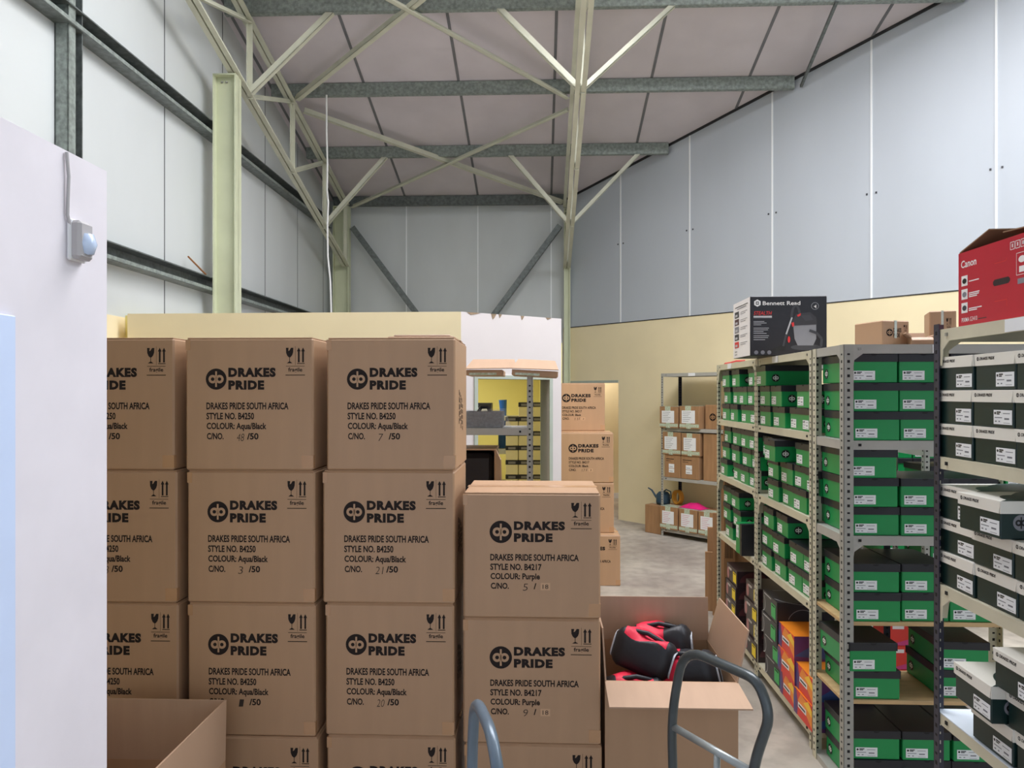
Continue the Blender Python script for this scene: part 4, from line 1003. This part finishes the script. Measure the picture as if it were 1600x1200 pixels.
b = MB(); b.box(0, w, 0, d, 0, e, 'cardboard').box(0, e, 0, d, e, h, 'cardboard').box(w - e, w, 0, d, e, h, 'cardboard').box(e, w - e, 0, d, h - e, h, 'cardboard').box(e, w - e, d - e, d, e, h - e, 'cardboard_inner'); b.build('carton_body', t)
MB().slab([(w, 0, 0), (w, 0, h), (w + .035, -.10, h * .86), (w + .045, -.10, 0.0)], (1, 0, 0), .005, 'cardboard_inner').build('flap', t)
o = MB().box(.012, .285, .03, .31, .009, .37, 'bag_black', .03).build('sports_bag', loc=FR5.w(.40, .01, 1.101), rz=FR5.a); tag(o, 'black bag inside the carton lying on its side', 'bag')
for k, (lx, w, tl, lab) in enumerate(((.52, .31, 0, 'flattened taped carton on the doorway rack, beside the drooping one'), (.80, .28, 3, 'flattened carton overhanging the post of the doorway rack'))):
    t = thing('flattened_carton', lab, 'cardboard', FR5.w(lx, -.02 - .03 * k, 1.951 + .002 * k), 0, rot=(0, R(tl), FR5.a))
    MB().box(0, w * (.72 if k == 0 else 1), 0, .38, 0, .034, 'cardboard', .003).build('carton_body', t)
    MB().slab([(0, -.03, .036), (w, -.03, .04), (w - .02, .16, .10), (.03, .16, .10)], (0, 0, 1), .005, 'cardboard_inner').build('flap', t)
    MB().box(.02, w * .6, -.001, .06, .002, .016, 'green_tape').build('tape', t)
FR8 = Frame(-.62, 7.7, -TH)
rack('black slotted rack inside the yellow room', FR8, 1.1, .4, 2.0, (.3, .9, 1.25, 1.6), post='post_dark', beam='beam_grey', rear='post_dark', bright=True)
def room_box(label, x, y, z, w, d, h):
    t = thing('shoe_box', label, 'shoe box', (x, y, z), -TH, 'cream boxes in the inner room')
    MB().box(0, w, 0, d, 0, h * .70, 'cream_box', .002).build('box_body', t)
    MB().box(-.003, w + .003, -.003, d, h * .70, h, 'lid_black', .002).put(Print().rect(.2 * w, h * .76, .8 * w, h * .92, 'grey_mid'), (0, -.003, 0), (1, 0, 0), (0, 0, 1)).build('box_lid', t); return t
for c, x in enumerate((-.06, .065, .19)):
    for k in range(10 if c else 9):
        room_box(f'cream box with black lid in the yellow room, {["first","second","third"][c]} column, level {["one","two","three","four","five","six","seven","eight","nine","ten"][k]} up', x, 7.15 + .002 * k, .35 + k * .1405, .118, .3, .138)
o = MB().box(0, .365, 0, .3, 0, .349, 'cream_box', .004).build('storage_crate', loc=(-.065, 7.15, 0), rz=-TH); tag(o, 'cream crate under the stacked boxes in the yellow room', 'crate')
o = MB().tube([(0, 0, 0), (0, 0, .28), (.01, 0, .30), (0, 0, .52)], [.05, .05, .03, .045], 'blue_item', 12).build('blue_bottle', loc=(-.10, 7.98, 1.252)); tag(o, 'tall blue bottle behind the cream boxes in the yellow room', 'bottle')
for k, z in enumerate((.901, 1.601)):
    o = MB().box(0, .3, 0, .25, 0, .14, 'lid_black', .004).put(Print().rect(.12, .05, .26, .09, 'grey_light'), (0, 0, 0), (1, 0, 0), (0, 0, 1)).build('storage_box', loc=FR8.w(.1, .05, z), rz=FR8.a); tag(o, f'black storage box on the {("middle","upper")[k]} shelf in the yellow room', 'box')

# ------------------------------------------------------------------ hand trucks
def smooth_path(pts, r=.07, n=6):
    pts = [Vector(p) for p in pts]; out = [pts[0]]
    for a, b_, c in zip(pts, pts[1:], pts[2:]):
        d0, d1 = (a - b_), (c - b_); k = min(r, d0.length * .45, d1.length * .45); p, q = b_ + d0.normalized() * k, b_ + d1.normalized() * k
        for i in range(n + 1): t = i / n; out.append(p * (1 - t) ** 2 + b_ * 2 * t * (1 - t) + q * t * t)
    return out + [pts[-1]]
def hand_truck(label, tl, tr, lean, m, rad, h_top, cross, spread=0.0):
    """tl, tr: upper corners of the handle loop; lean: ground offset of the foot"""
    t = thing('hand_truck', label, 'hand truck', (0, 0, 0))
    tl, tr = Vector(tl), Vector(tr); ax = (tr - tl); ax.z = 0; ax.normalize(); L = Vector(lean)
    bl, br = tl + L * 1.0, tr + L * 1.0; bl.z = br.z = .09; br = br + ax * spread; bl = bl - ax * spread * .3
    k = .24
    p = [bl, tl + (bl - tl) * k - ax * .05, tl, tr, tr + (br - tr) * k * .35 + ax * .045, tr + (br - tr) * k * 1.15 + ax * -.02, br]
    MB().tube(smooth_path(p, .09), rad, m, 14).build('frame_tube', t, smooth=True)
    for i, f in enumerate(cross):
        a, c = tl + (bl - tl) * f - ax * .042, tr + (br - tr) * f - ax * .01; MB().tube([a, c], rad * .8, 'truck_light', 12).build('crossbar', t, smooth=True)
    if cross:
        f0, f1 = cross[0], cross[-1] if len(cross) > 1 else .95
        a0 = (tl + (bl - tl) * f0 + tr + (br - tr) * f0) / 2; a1 = (tl + (bl - tl) * f1 + tr + (br - tr) * f1) / 2
        MB().tube([a0, a1], rad * .7, 'truck_light', 10).build('centre_bar', t, smooth=True)
    nrm = Vector((-ax.y, ax.x, 0))
    MB().slab([bl + Vector((0, 0, -.075)), br + Vector((0, 0, -.075)), br + nrm * .2 + Vector((0, 0, -.075)), bl + nrm * .2 + Vector((0, 0, -.075))], (0, 0, 1), .008, m).build('toe_plate', t)
    for c in (bl - ax * .03, br + ax * .03):
        w = MB(); ring = []
        for j in range(18): a = 2 * math.pi * j / 18; ring.append(c - nrm * .06 + nrm * (.065 * math.cos(a)) + Vector((0, 0, .0 + .065 * math.sin(a))))
        w.tube(ring, .022, 'rubber', 8, closed=True); w.build('wheel', t, smooth=True)
    return t
HT = 1.05
Zl, Zr = (CAM_H - HT) * F / (1012 - CY), (CAM_H - HT) * F / (1062 - CY)
hand_truck('grey tubular hand truck beside the open carton of bags', (XP(1068, Zl), Zl, HT), (XP(1184, Zr), Zr, HT), (-.02, -.02, 0), 'truck_grey', .0145, HT, (.27, .62))
HS = .98; Zs = (CAM_H - HS) * F / (1112 - CY)
hand_truck('blue-grey hand truck in front of the purple bag cartons', (XP(742, Zs + .1), Zs + .10, HS), (XP(768, Zs - .1), Zs - .12, HS), (.03, -.06, 0), 'truck_blue', .016, HS, (.30, .62), .46)
